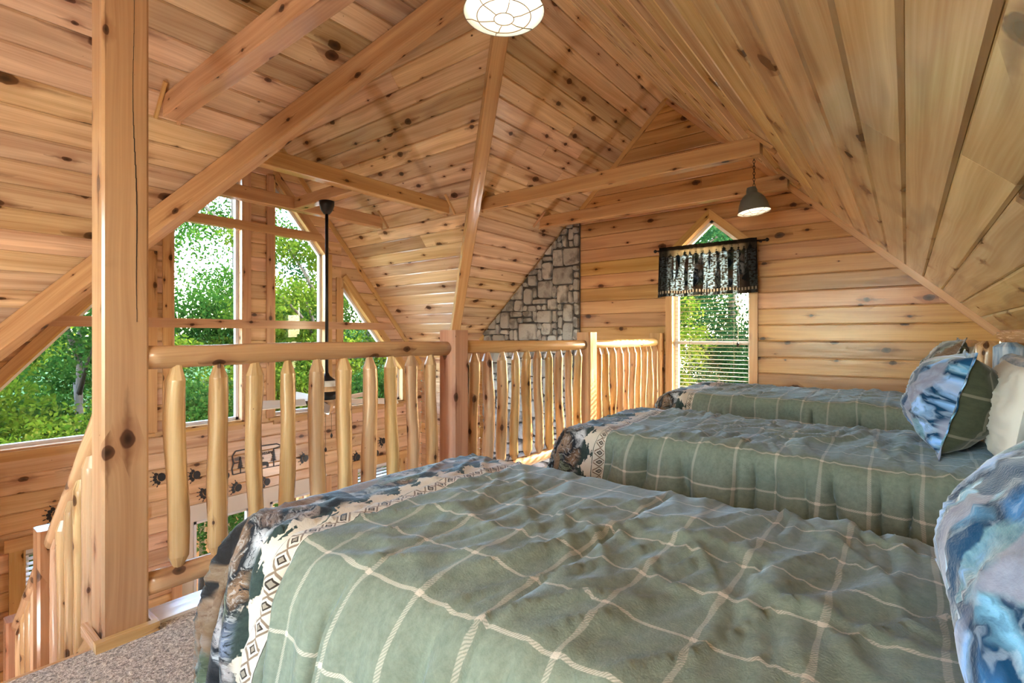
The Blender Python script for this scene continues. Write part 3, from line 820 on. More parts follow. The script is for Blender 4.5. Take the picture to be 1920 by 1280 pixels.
for k, (y0, y1) in enumerate(opens):
    w = empty('window_%d' % (k + 1), (XG, (y0 + y1) / 2, SILL)); tag(w, wlab[k], 'window', kind='structure')
    loop = [(y0, SILL), (y1, SILL), (y1, ztop(y1)), (y0, ztop(y0))]; c = .085
    for a in range(4):
        p, q = loop[a], loop[(a + 1) % 4]
        board('casing', quad(p, q, -c), toG, .001, .024, M['beam'] if a != 0 else M['trim'], w, math.atan2(q[1] - p[1], q[0] - p[0]))
        b = MB(); b.prism(ccw(quad(p, q, .018)), -.14, .022, toG); b.build('jamb', M['trim'], w)
        b = MB(); b.prism(ccw(quad((p[0], p[1]), (q[0], q[1]), .05)), -.12, -.07, toG); b.build('sash', M['white'], w)
    b = MB(); b.prism(ccw(loop), -.099, -.095, toG); b.build('pane', M['glass'], w)
    b = MB(); b.box((XG - .10, y0 - .06, SILL - .03), (XG + .045, y1 + .06, SILL), 1); b.build('sill', M['trim'], w)
# lower windows with blinds
for k, l in enumerate((lows[0], lows[2])):
    w = empty('window_%d' % (6 + k), (XG, (l[0] + l[1]) / 2, l[2])); tag(w, ['lower window behind the stair newel posts', 'lower window on the right of the white patio doors'][k], 'window', kind='structure')
    loop = [(l[0], l[2]), (l[1], l[2]), (l[1], l[3]), (l[0], l[3])]
    for a in range(4):
        p, q = loop[a], loop[(a + 1) % 4]
        board('casing', quad(p, q, -.09), toG, .001, .026, M['trim'], w, math.atan2(q[1] - p[1], q[0] - p[0]))
        b = MB(); b.prism(ccw(quad(p, q, .018)), -.14, .0, toG); b.build('jamb', M['trim'], w)
        b = MB(); b.prism(ccw(quad(p, q, .05)), -.13, -.09, toG); b.build('sash', M['white'], w)
    b = MB(); b.prism(ccw(loop), -.112, -.108, toG); b.build('pane', M['glass'], w)
    board('head_casing', [(l[0] - .12, l[3]), (l[1] + .12, l[3]), (l[1] + .12, l[3] + .11), (l[0] - .12, l[3] + .11)], toG, .003, .034, M['trim'], w, 0)
    blind('window_blind', ['white slatted blind in the lower window behind the stairs', 'white slatted blind in the lower window right of the patio doors'][k], l[0] + .02, l[1] - .02, l[3] - .01, l[2] + .03, XG - .045, 'y', M['slat_white'], .045, .05, .25)
# french doors
dr = empty('door_1', (XG, 2.88, ZF)); tag(dr, 'white glazed double patio doors opening to the deck', 'door', kind='structure')
y0, y1, z0, z1 = lows[1]
for pts in ([(y0 - .09, z0), (y0, z0), (y0, z1 + .0), (y0 - .09, z1)], [(y1, z0), (y1 + .09, z0), (y1 + .09, z1), (y1, z1)]): board('casing', pts, toG, .001, .026, M['trim'], dr, math.pi / 2)
board('head_panel', [(y0 - .02, z1 - .03), (y1 + .02, z1 - .03), (y1 + .02, z1 + .03), (y0 - .02, z1 + .03)], toG, -.1, .02, M['cream'], dr)
mid = (y0 + y1) / 2
for a, c_ in ((y0, mid), (mid, y1)):
    leaf = empty('door_leaf', (0, 0, 0), 0, dr); leaf.matrix_parent_inverse = Matrix.Translation(dr.location).inverted()
    for pts in ([(a + .005, z0), (a + .13, z0), (a + .13, z1 - .03), (a + .005, z1 - .03)], [(c_ - .13, z0), (c_ - .005, z0), (c_ - .005, z1 - .03), (c_ - .13, z1 - .03)],
                [(a + .13, z1 - .17), (c_ - .13, z1 - .17), (c_ - .13, z1 - .03), (a + .13, z1 - .03)], [(a + .13, z0), (c_ - .13, z0), (c_ - .13, z0 + .25), (a + .13, z0 + .25)]):
        b = MB(); b.prism(ccw(pts), -.08, -.03, toG); link('stile', b.me('stile', M['cream']), leaf)
    for pts in ([(a + .13, z0 + .25), (a + .155, z0 + .25), (a + .155, z1 - .17), (a + .13, z1 - .17)], [(c_ - .155, z0 + .25), (c_ - .13, z0 + .25), (c_ - .13, z1 - .17), (c_ - .155, z1 - .17)], [(a + .13, z1 - .195), (c_ - .13, z1 - .195), (c_ - .13, z1 - .17), (a + .13, z1 - .17)]):
        b = MB(); b.prism(ccw(pts), -.07, -.02, toG); link('glazing_bead', b.me('bead', M['white']), leaf)
    b = MB(); b.prism(ccw([(a + .13, z0 + .25), (c_ - .13, z0 + .25), (c_ - .13, z1 - .17), (a + .13, z1 - .17)]), -.056, -.052, toG); link('pane', b.me('pane', M['glass']), leaf)
b = MB(); b.lathe([(.001, 0), (.02, .005), (.028, .03), (.015, .05), (.001, .055)], 14); b.build('knob', M['black'], dr, frame((XG - .03, y0 + .06, ZF + .95), (0, 1, 0), (0, 0, 1), (1, 0, 0)), True)

# ------------------------------------------------------------------ floors
fl = MB(); fl.box((-2.245, YB, -.05), (XK, D, 0.0)); o = fl.build('floor', M['carpet']); tag(o, 'speckled beige loop carpet of the loft', 'floor', kind='structure')
b = MB(); b.box((-2.36, YB, -.27), (XK, D, -.05), 1); o = b.build('floor_slab', M['beam']); tag(o, 'timber edge of the loft floor', 'floor', kind='structure')
b = MB(); b.box((-2.375, .64, -.05), (-2.245, D, .012), 1); o = b.build('trim_6', M['nosing']); tag(o, 'pale wooden nosing board along the loft edge under the railing', 'trim', kind='structure')
b = MB(); b.box((XG - .1, YB, ZF - .1), (XK, D, ZF), 1); o = b.build('floor_lower', M['trim']); tag(o, 'wooden great-room floor far below the loft', 'floor', kind='structure')
b = MB(); b.box((-.2, YB, ZF), (0, D, -.27), 1); o = b.build('wall_lower', M['wall']); tag(o, 'wall under the loft beyond the great room', 'wall', kind='structure')

# ------------------------------------------------------------------ timbers
def timber(name, p0, p1, w, h, label, cat='beam', mat='beam', ends=None):
    o = beam(name, p0, p1, w, h, M[mat]); tag(o, label, cat)
    return o
BH, BWD = .135, .10
def tie(label, p0, p1, slopes):
    root = empty('tie_beam', ((Vector(p0) + Vector(p1)) / 2)); tag(root, label, 'beam')
    tm = beam('timber', p0, p1, BWD, BH, M['beam'], root)
    for p, d in slopes:      # little trim boards where the beam meets the ceiling
        d = Vector(d).normalized(); p = Vector(p); x, y, z = axes(p0, p1)
        for s in (-1, 1):
            q = p + y * s * (BWD / 2 + .012)
            beam('end_trim', q - d * .12, q + d * .12, .02, .025, M['trim'], tm, .003)
    return root
zt = 2.43 + BH / 2
def tie_main(y, label):
    xl = XR - (ZR - zt - .05) / SM; xr_ = XR + (ZR - zt - .05) / SM
    tie(label, (xl, y, zt), (xr_, y, zt), [((xl + .0, y, zt + .03), (1, 0, SM)), ((xr_, y, zt + .03), (1, 0, -SM))])
tie_main(1.14, 'nearest pine tie beam at upper left beside the square post')
tie_main(4.05, 'pine tie beam over the beds in front of the bell pendant')
tie_main(5.13, 'farthest pine tie beam close to the far gable wall')
tie_main(-1.3, 'pine tie beam at the near end of the loft')
def tie_cross(x, label):
    dy = (ZR - zt - .05) / SX
    tie(label, (x, YC - dy, zt), (x, YC + dy, zt), [((x, YC + dy, zt + .03), (0, 1, -SX)), ((x, YC - dy, zt + .03), (0, 1, SX))])
tie_cross(-3.97, 'great-room tie beam nearer the loft, in front of the fan')
tie_cross(-5.13, 'great-room tie beam nearer the tall windows')
timber('fan_mount_beam', (-5.08, YC, zt - .0), (-4.02, YC, zt - .0), .10, .12, 'short block between the two great-room ties that holds the fan')
# valley beams
def valley(sgn, label, t1):
    p = lambda t: Vector((XR - t, YC + sgn * KV * t, ZR - SM * t))
    d = (p(1) - p(0)).normalized(); up = Vector((0, 0, 1)); up = (up - d * up.dot(d)).normalized()
    o = beam('valley_beam', p(.02) - up * .065, p(t1) - up * .065, .12, .15, M['beam'], up=up); tag(o, label, 'beam')
valley(-1, 'long diagonal valley beam crossing the upper left ceiling', 3.12)
valley(1, 'steep valley beam rising behind the middle newel post', 3.12)

# square post at left
post = empty('square_post', (-2.30, .57, 0)); tag(post, 'tall square cedar post from carpet to ceiling at left', 'post')
beam('shaft', (-2.30, .57, 0), (-2.30, .57, zmain(-2.40) - .005), .14, .14, M['redpost'] if False else M['beam'], post, .008, up=(0, 1, 0))
for a in (((-2.225, .47, .012), (-2.205, .665, .012)), ):
    pass
for lo, hi in (((-2.225, .475, 0), (-2.195, .665, .035)), ((-2.40, .475, 0), (-2.225, .495, .035)), ((-2.40, .645, 0), (-2.225, .665, .035))):
    b = MB(); b.box(lo, hi, 1 if hi[1] - lo[1] > hi[0] - lo[0] else 0); b.build('base_trim', M['trim'], post, Matrix())
ck = MB(); zz = 1.15
while zz < 2.9:
    y = .598 + .008 * math.sin(zz * 2.1) + .003 * math.sin(zz * 9); ck.box((-2.2305, y, zz), (-2.2290, y + .002 + .001 * math.sin(zz * 5), zz + .05), 2); zz += .048
ck.build('drying_check', M['black'], post, Matrix())

# ------------------------------------------------------------------ loft railing
PB = .148 * RX / -2.25
newels = [('newel_post', 2.30, .14, 1.135, 'redpost', 'thick reddish newel post in the middle of the loft railing'),
          ('newel_post', 4.00, .14, 1.13, 'beam', 'newel post with sun stripes at the far part of the railing'),
          ('newel_post', 5.62, .13, 1.13, 'beam', 'half newel post where the railing meets the far wall')]
for nm, y, w, h, mt, lab in newels:
    o = beam(nm, (RX, y, 0.0), (RX, y, h), w, w, M[mt], None, .014, up=(0, 1, 0)); tag(o, lab, 'post')
bal = [log_mesh(.80, .037, M['log'], 9, 12, .15, (.045, .06), 100 + k, .006) for k in range(8)]
def railing(y0, y1, first, n, label, step=PB):
    root = empty('loft_railing', (RX, (y0 + y1) / 2, 0)); tag(root, label, 'railing', None)
    log('top_rail', (RX, y0, 1.02), (RX, y1, 1.02), .044, M['rail'], root, n=18, seg=30, wob=.05, seed=int(y0 * 100) + 5, bend=.004)
    log('bottom_rail', (RX, y0, .15), (RX, y1, .15), .043, M['rail'], root, n=18, seg=30, wob=.05, seed=int(y0 * 100) + 9, bend=.003)
    for i in range(n):
        y = first + i * step
        rot = random.uniform(0, 6.28); c, s = math.cos(rot), math.sin(rot)
        sc = random.uniform(.92, 1.06)
        m = frame((RX + .012, y, .185), (0, 0, 1), (c, s, 0), (-s, c, 0)) if False else Matrix.Translation((RX + .012, y, .185)) @ Matrix.Rotation(rot, 4, 'Z') @ Matrix.Rotation(-math.pi / 2, 4, 'Y') @ Matrix.Diagonal((1, sc, sc, 1))
        link('baluster', random.choice(bal), root, m)
railing(.64, 2.23, .744, 10, 'log railing between the square post and the red newel')
railing(2.37, 3.93, 2.47, 10, 'log railing between the red newel and the striped newel')
railing(4.07, 5.56, 4.19, 10, 'log railing from the striped newel to the far wall')

# stairs going down towards the glass wall, seen behind the square post
SY = .60; SS = .80
zrail = lambda X: .585 + SS * (X + 2.87)
o = beam('stair_newel', (-3.67, SY, ZF + .9), (-3.67, SY, .06), .125, .125, M['redpost'], None, .012, up=(0, 1, 0)); tag(o, 'upper stair newel post with sloped cap at far left', 'post')
o = beam('stair_newel', (-4.68, SY, ZF), (-4.68, SY, -.78), .125, .125, M['redpost'], None, .012, up=(0, 1, 0)); tag(o, 'lower stair newel post at the bottom left corner', 'post')
def stair_rail(x0, x1, label, n):
    root = empty('stair_railing', ((x0 + x1) / 2, SY, zrail(x1) - .9)); tag(root, label, 'railing')
    log('handrail', (x0, SY, zrail(x0)), (x1, SY, zrail(x1)), .04, M['rail'], root, n=14, seg=20, wob=.06, seed=31)
    for i in range(n):
        x = x0 + (x1 - x0) * (i + .7) / (n + .4); z = zrail(x)
        log('baluster', (x, SY, z - .88), (x, SY, z - .03), .034, M['log'], root, n=10, seg=8, wob=.1, taper=(.05, .06), seed=200 + i)
    beam('bottom_rail', (x0, SY, zrail(x0) - .90), (x1, SY, zrail(x1) - .90), .06, .09, M['rail'], root)
stair_rail(-2.40, -3.61, 'upper sloping log stair rail behind the square post', 7)
stair_rail(-3.74, -4.62, 'lower sloping log stair rail between the stair newels', 5)
st = empty('staircase', (-3.4, .1, ZF)); tag(st, 'open wooden stairs running down from the loft edge', 'stairs')
k = 0; x = -2.38; z = -.19
while x > -4.75:
    b = MB(); b.box((x - .27, -.40, z - .04), (x, .545, z), 1); b.build('tread', M['trim'], st, Matrix()); x -= .23; z -= .184
b = MB(); b.box((x - .0, -.40, z - .2), (x + .22, .545, z + .184), 1)
b = MB(); b.box((-5.05, -.42, z - .05), (x, .545, z), 1); b.build('landing', M['trim'], st, Matrix())
for y in (-.42, .55):
    beam('stringer', (-2.39, y, -.30), (x, y, -.30 + SS * (x + 2.39)), .04, .24, M['beam'], st)

# ------------------------------------------------------------------ stone chimney on the far wall
CX0, CX1 = -4.99, -3.34
ch = empty('stone_chimney', ((CX0 + CX1) / 2, D - .1, ZF)); tag(ch, 'grey fieldstone chimney rising to the ceiling slope', 'chimney')
toC = lambda a, b, h: (a, D - .025 - h, b)
roofc = lambda p: clip(p, -SM, 1, ZR - SM * XR - .012)     # z <= ZR + SM*(x-XR)
cb = MB(); cb.prism(ccw(roofc([(CX0, ZF), (CX1, ZF), (CX1, ZR), (CX0, ZR)])), -.02, .0, toC); cb.build('mortar_body', M['mortar'], ch, Matrix())
cell = .083; ncol = int((CX1 - CX0) / cell + .5); cell = (CX1 - CX0) / ncol; nrow = int((2.75 - ZF) / cell)
occ = np.zeros((nrow, ncol), bool); rs = random.Random(5)
sizes = [(3, 2), (2, 2), (3, 3), (2, 1), (4, 2), (2, 3), (1, 1), (4, 3), (1, 2), (3, 1)]
def stone(poly):
    cxp = sum(p[0] for p in poly) / len(poly); czp = sum(p[1] for p in poly) / len(poly)
    # round the outline: subdivide and jitter
    pts = []
    n = len(poly)
    for i in range(n):
        p, q, r_ = poly[i - 1], poly[i], poly[(i + 1) % n]
        for t in (.28, .1):
            pass
        d1 = math.dist(p, q); d2 = math.dist(q, r_); c = min(.028, .3 * d1, .3 * d2)
        a = (q[0] + (p[0] - q[0]) / d1 * c, q[1] + (p[1] - q[1]) / d1 * c); b_ = (q[0] + (r_[0] - q[0]) / d2 * c, q[1] + (r_[1] - q[1]) / d2 * c)
        m_ = ((a[0] + b_[0] + q[0] * .8) / 2.8, (a[1] + b_[1] + q[1] * .8) / 2.8)
        pts += [a, m_, b_]
    pts = [(p[0] + rs.uniform(-.006, .006), p[1] + rs.uniform(-.006, .006)) for p in pts]
    n = len(pts); V = []; h = rs.uniform(.022, .05)
    for sc_, hh in ((1.0, -.004), (.975, h * .6), (.9, h), ):
        for p in pts: V.append((cxp + (p[0] - cxp) * sc_, -hh, czp + (p[1] - czp) * sc_))
    V.append((cxp, -h - rs.uniform(0, .008), czp))
    V = [(v[0] - cxp, v[1], v[2] - czp) for v in V]
    F = []
    for l in range(2):
        for i in range(n): j = (i + 1) % n; F.append((l * n + i, l * n + j, (l + 1) * n + j, (l + 1) * n + i))
    for i in range(n): F.append((2 * n + i, 2 * n + (i + 1) % n, 3 * n))
    me = mesh('stone', V, F, M['stone'])
    link('stone', me, ch, Matrix.Translation((cxp, D - .025, czp)))
for r in range(nrow - 1, -1, -1):
    for c in range(ncol):
        if occ[r, c]: continue
        rs.shuffle(sizes)
        cand = [s for s in sizes] + [(1, 1)]
        for w, h in cand:
            if c + w <= ncol and r - h + 1 >= 0 and not occ[r - h + 1:r + 1, c:c + w].any():
                occ[r - h + 1:r + 1, c:c + w] = True
                g_ = .007
                poly = [(CX0 + c * cell + g_, ZF + (r - h + 1) * cell + g_), (CX0 + (c + w) * cell - g_, ZF + (r - h + 1) * cell + g_),
                        (CX0 + (c + w) * cell - g_, ZF + (r + 1) * cell - g_), (CX0 + c * cell + g_, ZF + (r + 1) * cell - g_)]
                poly = [(p[0] + rs.uniform(-.012, .012) * (0 if (p[0] < CX0 + .02 or p[0] > CX1 - .02) else 1), p[1] + rs.uniform(-.01, .01)) for p in poly]
                poly = clip(poly, -SM, 1, ZR - SM * XR - .03)
                if len(poly) >= 3 and abs(area(ccw(poly))) > .002: stone(ccw(poly))
                break

# ------------------------------------------------------------------ pendants
def pendant(x, y, zb, label, rz=0.0, tilt=(0, 0)):
    root = empty('pendant_lamp', (x, y, zb)); tag(root, label, 'lamp')
    zc = zmain(x) - .02
    T = Matrix.Translation((x, y, zb)) @ Matrix.Rotation(tilt[0], 4, 'X') @ Matrix.Rotation(tilt[1], 4, 'Y')
    prof = [(.138, 0), (.136, .006), (.128, .03), (.118, .075), (.10, .12), (.078, .15), (.056, .166), (.047, .17), (.045, .205), (.040, .21), (.039, .225), (.02, .23)]
    b = MB(); b.lathe(prof, 40); sh = b.build('shade', M['galv'], root, T, True)
    b = MB(); b.lathe([(.1365, .001), (.133, .006), (.125, .03), (.115, .074), (.097, .117), (.075, .146), (.05, .160), (.001, .162)], 40); b.build('shade_lining', M['enamel'], sh, T, True)
    b = MB(); b.lathe([(.001, .038), (.02, .042), (.034, .058), (.038, .08), (.032, .105), (.02, .13), (.018, .16)], 20); b.build('bulb', M['bulb'], root, T, True)
    cage = MB()
    for R, z in ((.092, -.014), (.034, -.022)):
        cage.tube([(R * math.cos(a), R * math.sin(a), z) for a in [2 * math.pi * k / 36 for k in range(37)]], .0016, 6, False)
    for k in range(6):
        a = 2 * math.pi * k / 6 + .35 + rz
        cage.tube([(rr * math.cos(a + s_), rr * math.sin(a + s_), z) for rr, z, s_ in ((.034, -.022, 0), (.06, -.02, .05), (.092, -.014, .02), (.115, -.004, .06), (.136, .002, .03))], .0016, 6)
    cage.build('wire_cage', M['brass'], sh, T, True)
    ztop_ = zb + .228; L = .036; n = max(2, int((zc - ztop_) / (L * .74))); stp = (zc - ztop_) / n
    lk = MB(); lk.tube([(.009 * math.cos(a), 0, (stp * .62) * math.sin(a)) for a in [2 * math.pi * k / 14 for k in range(15)]], .0026, 6, False)
    lme = lk.me('chain_link', M['bronze'], True)
    for k in range(n):
        link('chain_link', lme, root, Matrix.Translation((x, y, ztop_ + stp * (k + .5))) @ Matrix.Rotation((k % 2) * math.pi / 2 + .4, 4, 'Z'))
    b = MB(); b.lathe([(.006, -.03), (.03, -.022), (.055, -.006), (.06, 0)], 24, True); b.build('ceiling_plate', M['bronze'], root, Matrix.Translation((x, y, zc + .01)) @ Matrix.Rotation(math.atan(SM), 4, 'Y'), True)
pendant(-1.08, 1.33, 2.20, 'near pendant lamp seen from below with wire cage')
pendant(-1.08, 4.90, 2.21, 'grey metal bell pendant hanging on a chain by the far window', tilt=(0, -.10))
pendant(-1.08, -1.9, 2.20, 'unseen bell pendant lamp added for light at the near end of the loft')  # extra pendant added out of view to brighten the loft

def fill_floor_lamp(x, y, z0, label, power):  # lamps added out of view to brighten the interior
    root = empty('fill_floor_lamp', (x, y, z0)); tag(root, label, 'lamp')
    T = Matrix.Translation((x, y, z0))
    b = MB(); b.lathe([(.14, 0), (.14, .015), (.10, .03), (.02, .045)], 24, True); b.build('base', M['bronze'], root, T, True)
    b = MB(); b.tube([(0, 0, .03), (0, 0, 1.42)], .012, 10); b.build('pole', M['bronze'], root, T, True)
    b = MB(); b.lathe([(.05, 1.38), (.06, 1.40), (.03, 1.43)], 20, True); b.build('collar', M['bronze'], root, T, True)
    m = plain('fill_light_globe', (1, 1, 1), .5, emit=(1.0, .97, .94), estr=power)
    b = MB(); b.lathe([(max(.001, .18 * math.sin(math.pi * k / 12)), 1.60 - .18 * math.cos(math.pi * k / 12)) for k in range(13)], 24); b.build('fill_globe', m, root, T, True)
fill_floor_lamp(-.45, -1.5, 0, 'added unseen floor lamp with frosted globe at the near end of the loft', 44.0)
fill_floor_lamp(-1.1, 3.1 - 6.0 + 1.0, ZF, 'added unseen floor lamp with frosted globe under the loft', 12.0)
fill_floor_lamp(-3.0, 4.6, ZF, 'added unseen floor lamp with frosted globe on the great-room floor by the chimney', 42.0)
fill_floor_lamp(-3.3, -1.2, ZF, 'added unseen floor lamp with frosted globe on the great-room floor below the near end', 56.0)

# ------------------------------------------------------------------ ceiling fan
FX, FY = -4.55, YC
fan = empty('ceiling_fan', (FX, FY, .3)); tag(fan, 'ceiling fan with long black downrod and pale wooden blades', 'fan')
zb = zt - .06
b = MB(); b.lathe([(.001, -.13), (.03, -.125), (.055, -.09), (.072, -.04), (.074, 0)], 28, True); b.build('canopy', M['fanblack'], fan, Matrix.Translation((FX, FY, zb)), True)
b = MB(); b.tube([(FX, FY, .66), (FX, FY, zb - .1)], .016, 12); b.build('downrod', M['fanblack'], fan, Matrix(), True)
b = MB(); b.lathe([(.018, .73), (.03, .70), (.06, .675), (.085, .655)], 28, True, (FX, FY, 0)); b.build('yoke_cover', M['fanblack'], fan, Matrix(), True)
b = MB(); b.lathe([(.085, .655), (.115, .645), (.118, .60), (.115, .595)], 32, True, (FX, FY, 0)); b.build('motor_top', M['linen'], fan, Matrix(), True)
b = MB(); b.lathe([(.118, .60), (.12, .56), (.118, .55)], 32, True, (FX, FY, 0)); b.build('wood_ring', M['log'], fan, Matrix(), True)
b = MB(); b.lathe([(.11, .55), (.112, .48), (.108, .47)], 32, True, (FX, FY, 0)); b.build('motor_body', M['fanblack'], fan, Matrix(), True)
b = MB(); b.lathe([(.118, .47), (.125, .44), (.11, .37), (.06, .33), (.02, .325)], 32, True, (FX, FY, 0)); b.build('lower_housing', M['log'], fan, Matrix(), True)
bl_ = MB(); bl_.prism(ccw([(.20, -.05), (.68, -.075), (.71, -.05), (.71, .05), (.68, .075), (.20, .05)]), -.004, .004, lambda a, b_, h: (a, b_, h)); bme = bl_.me('blade', M['nosing'])
arm = MB(); arm.box((.09, -.02, -.008), (.24, .02, .0)); ame = arm.me('blade_arm', M['bronze'])
for k in range(5):
    T = Matrix.Translation((FX, FY, .45)) @ Matrix.Rotation(2 * math.pi * k / 5 - .62, 4, 'Z') @ Matrix.Rotation(-.5, 4, 'X')
    bo = link('blade', bme, fan, T); link('blade_arm', ame, bo, T)
for dx, L in ((.02, .20), (-.02, .34)):
    b = MB(); b.tube([(FX + dx, FY + .02 + dx, .325), (FX + dx, FY + .02 + dx, .325 - L)], .003, 6); pch = b.build('pull_chain', M['brass'], fan, Matrix())
    b = MB(); b.lathe([(.002, 0), (.012, -.02), (.012, -.035), (.002, -.05)], 10, True, (FX + dx, FY + .02 + dx, .325 - L)); b.build('pull_fob', M['bronze'], pch, Matrix())

# ------------------------------------------------------------------ paw prints and metal sign on the gable wall
def blobs(parts, name, label, c, group, ang=0.0, mat='black'):
    b = MB()
    for (y, z, ry, rz_, a) in parts:
        pts = []
        for k in range(10):
            t = 2 * math.pi * k / 10; p = (ry * math.cos(t), rz_ * math.sin(t))
            p = (y + p[0] * math.cos(a) - p[1] * math.sin(a), z + p[0] * math.sin(a) + p[1] * math.cos(a))
            pts.append((p[0] * math.cos(ang) - p[1] * math.sin(ang), p[0] * math.sin(ang) + p[1] * math.cos(ang)))
        b.prism(ccw(pts), 0, .006, lambda A, B, h: (h, A, B))
    o = b.build(name, M[mat], None, Matrix.Translation(c)); tag(o, label, 'wall decoration', group); return o
paw = [(0, 0, .036, .045, 0)]
for k, a in enumerate((-.9, -.45, 0, .45, .9)):
    r_ = .062; paw.append((-r_ * math.cos(a), r_ * math.sin(a), .019, .015, -a)); paw.append((-(r_ + .034) * math.cos(a), (r_ + .034) * math.sin(a), .012, .004, -a))
pawspots = [(303, 894, 'next to the square post'), (369, 890, 'between the first two balusters'), (424, 892, 'left below the bear sign'), (447, 914, 'lowest, under the bear sign'), (501, 903, 'under the right end of the bear sign'),
            (573, 859, 'right of the bear sign'), (671, 857, 'above the lower right blind'), (706, 849, 'second one above the lower right blind'), (719, 826, 'highest of all, far right'), (388, 922, 'half hidden by the second baluster'), (108, 963, 'beside the stair handrail')]
for px, py, w in pawspots:
    p = on_x(px, py, XG + .002); blobs(paw, 'paw_print', 'black metal bear paw on the gable wall, ' + w, p, 'black bear paw wall decorations', random.uniform(-.35, .25))
sg = empty('bear_sign', (XG + .004, 2.84, -.50)); tag(sg, 'black cut-metal sign with bears and pine trees on the gable wall', 'sign')
toS = lambda A, B, h: (XG + .004 + h, A, B)
def strokes(pts, w, name, closed=False):
    b = MB(); n = len(pts)
    for i in range(n if closed else n - 1):
        p, q = pts[i], pts[(i + 1) % n]; dx, dy = q[0] - p[0], q[1] - p[1]; L = math.hypot(dx, dy); nx, ny = -dy / L * w / 2, dx / L * w / 2
        b.prism(ccw([(p[0] - nx, p[1] - ny), (q[0] - nx, q[1] - ny), (q[0] + nx, q[1] + ny), (p[0] + nx, p[1] + ny)]), 0, .005, toS)
    b.build(name, M['black'], sg, Matrix())
sy0, sy1, sz0, sz1 = 2.56, 3.12, -.50, -.235
strokes([(sy0, sz0), (sy0 - .01, sz0 + .07), (sy0 + .01, sz0 + .13), (sy0, sz0 + .17), (sy0 - .005, sz1 - .05), (sy0 + .03, sz1), (sy0 + .2, sz1 + .005), (sy0 + .27, sz1 - .012), (sy0 + .33, sz1 + .01), (sy1 - .05, sz1 + .005), (sy1, sz1 - .02)], .014, 'border')
strokes([(sy0, sz0), (sy0 + .2, sz0 + .004), (sy1, sz0)], .010, 'border')
strokes([(sy0 + .01, sz0 + .125), (sy0 + .06, sz0 + .13)], .01, 'border'); strokes([(sy1 - .09, sz1 - .05), (sy1, sz1 - .035)], .012, 'border')
for yc_, hh in ((sy0 + .085, .185), (sy1 - .085, .215)):
    b = MB(); zb_ = sz0 + .005
    b.prism([(yc_ - .006, zb_), (yc_ + .006, zb_), (yc_ + .004, zb_ + hh), (yc_ - .004, zb_ + hh)], 0, .006, toS)
    for k in range(6):
        w = .038 * (1 - k / 6.5); zz = zb_ + hh * (.3 + .11 * k)
        b.prism(ccw([(yc_ - w, zz), (yc_ + w, zz), (yc_, zz + hh * .16)]), 0, .006 + .0003 * k, toS)
    b.build('pine_tree', M['black'], sg, Matrix())
def bear(yc_, s):
    b = MB(); zb_ = sz0 + .012
    prof = [(-.075, .03), (-.062, .055), (-.045, .062), (-.02, .07), (.02, .066), (.05, .06), (.062, .035), (.062, 0), (.038, 0), (.034, .022), (-.02, .022), (-.024, 0), (-.044, 0), (-.046, .028), (-.06, .022)]
    quads_ = [[0, 1, 2, 13, 14], [2, 3, 4, 5, 6, 9, 10, 13], [6, 7, 8, 9], [10, 11, 12, 13]]
    for q in quads_: b.prism(ccw([(yc_ + prof[i][0] * s, zb_ + prof[i][1] * abs(s)) for i in q]), 0, .006, toS)
    b.build('bear', M['black'], sg, Matrix())
bear(sy1 - .21, 1.0); bear(sy0 + .20, -1.0)
def text(s, y, z, size, parent, mat, name='lettering'):
    cu = bpy.data.curves.new(name, 'FONT'); cu.body = s; cu.size = size; cu.extrude = .003
    cu.materials.append(mat); o0 = bpy.data.objects.new(name, cu); COL.objects.link(o0)
    me = bpy.data.meshes.new_from_object(o0.evaluated_get(bpy.context.evaluated_depsgraph_get()))
    bpy.data.objects.remove(o0); o = bpy.data.objects.new(name, me); COL.objects.link(o)
    mw = frame((XG + .008, y, z), (0, 1, 0), (0, 0, 1), (1, 0, 0)); o.matrix_world = mw
    o.parent = parent; o.matrix_parent_inverse = Matrix.Translation(parent.location).inverted()
    return o
text('Le', sy0 + .135, sz0 + .155, .07, sg, M['black']); text('ossing', sy0 + .315, sz0 + .165, .065, sg, M['black']); text('ts', sy0 + .32, sz0 + .115, .05, sg, M['black'])

# ------------------------------------------------------------------ numpy noise for cloth
def vnoise(x, y, seed):
    r = np.random.default_rng(seed); G = r.random((256, 256))
    xi = np.floor(x).astype(int); yi = np.floor(y).astype(int); fx = x - xi; fy = y - yi
    fx = fx * fx * (3 - 2 * fx); fy = fy * fy * (3 - 2 * fy)
    g = lambda i, j: G[i % 256, j % 256]
    return (g(xi, yi) * (1 - fx) * (1 - fy) + g(xi + 1, yi) * fx * (1 - fy) + g(xi, yi + 1) * (1 - fx) * fy + g(xi + 1, yi + 1) * fx * fy) * 2 - 1
def ridge(x, y, seed):
    return (1 - np.abs(vnoise(x, y, seed))) ** 3

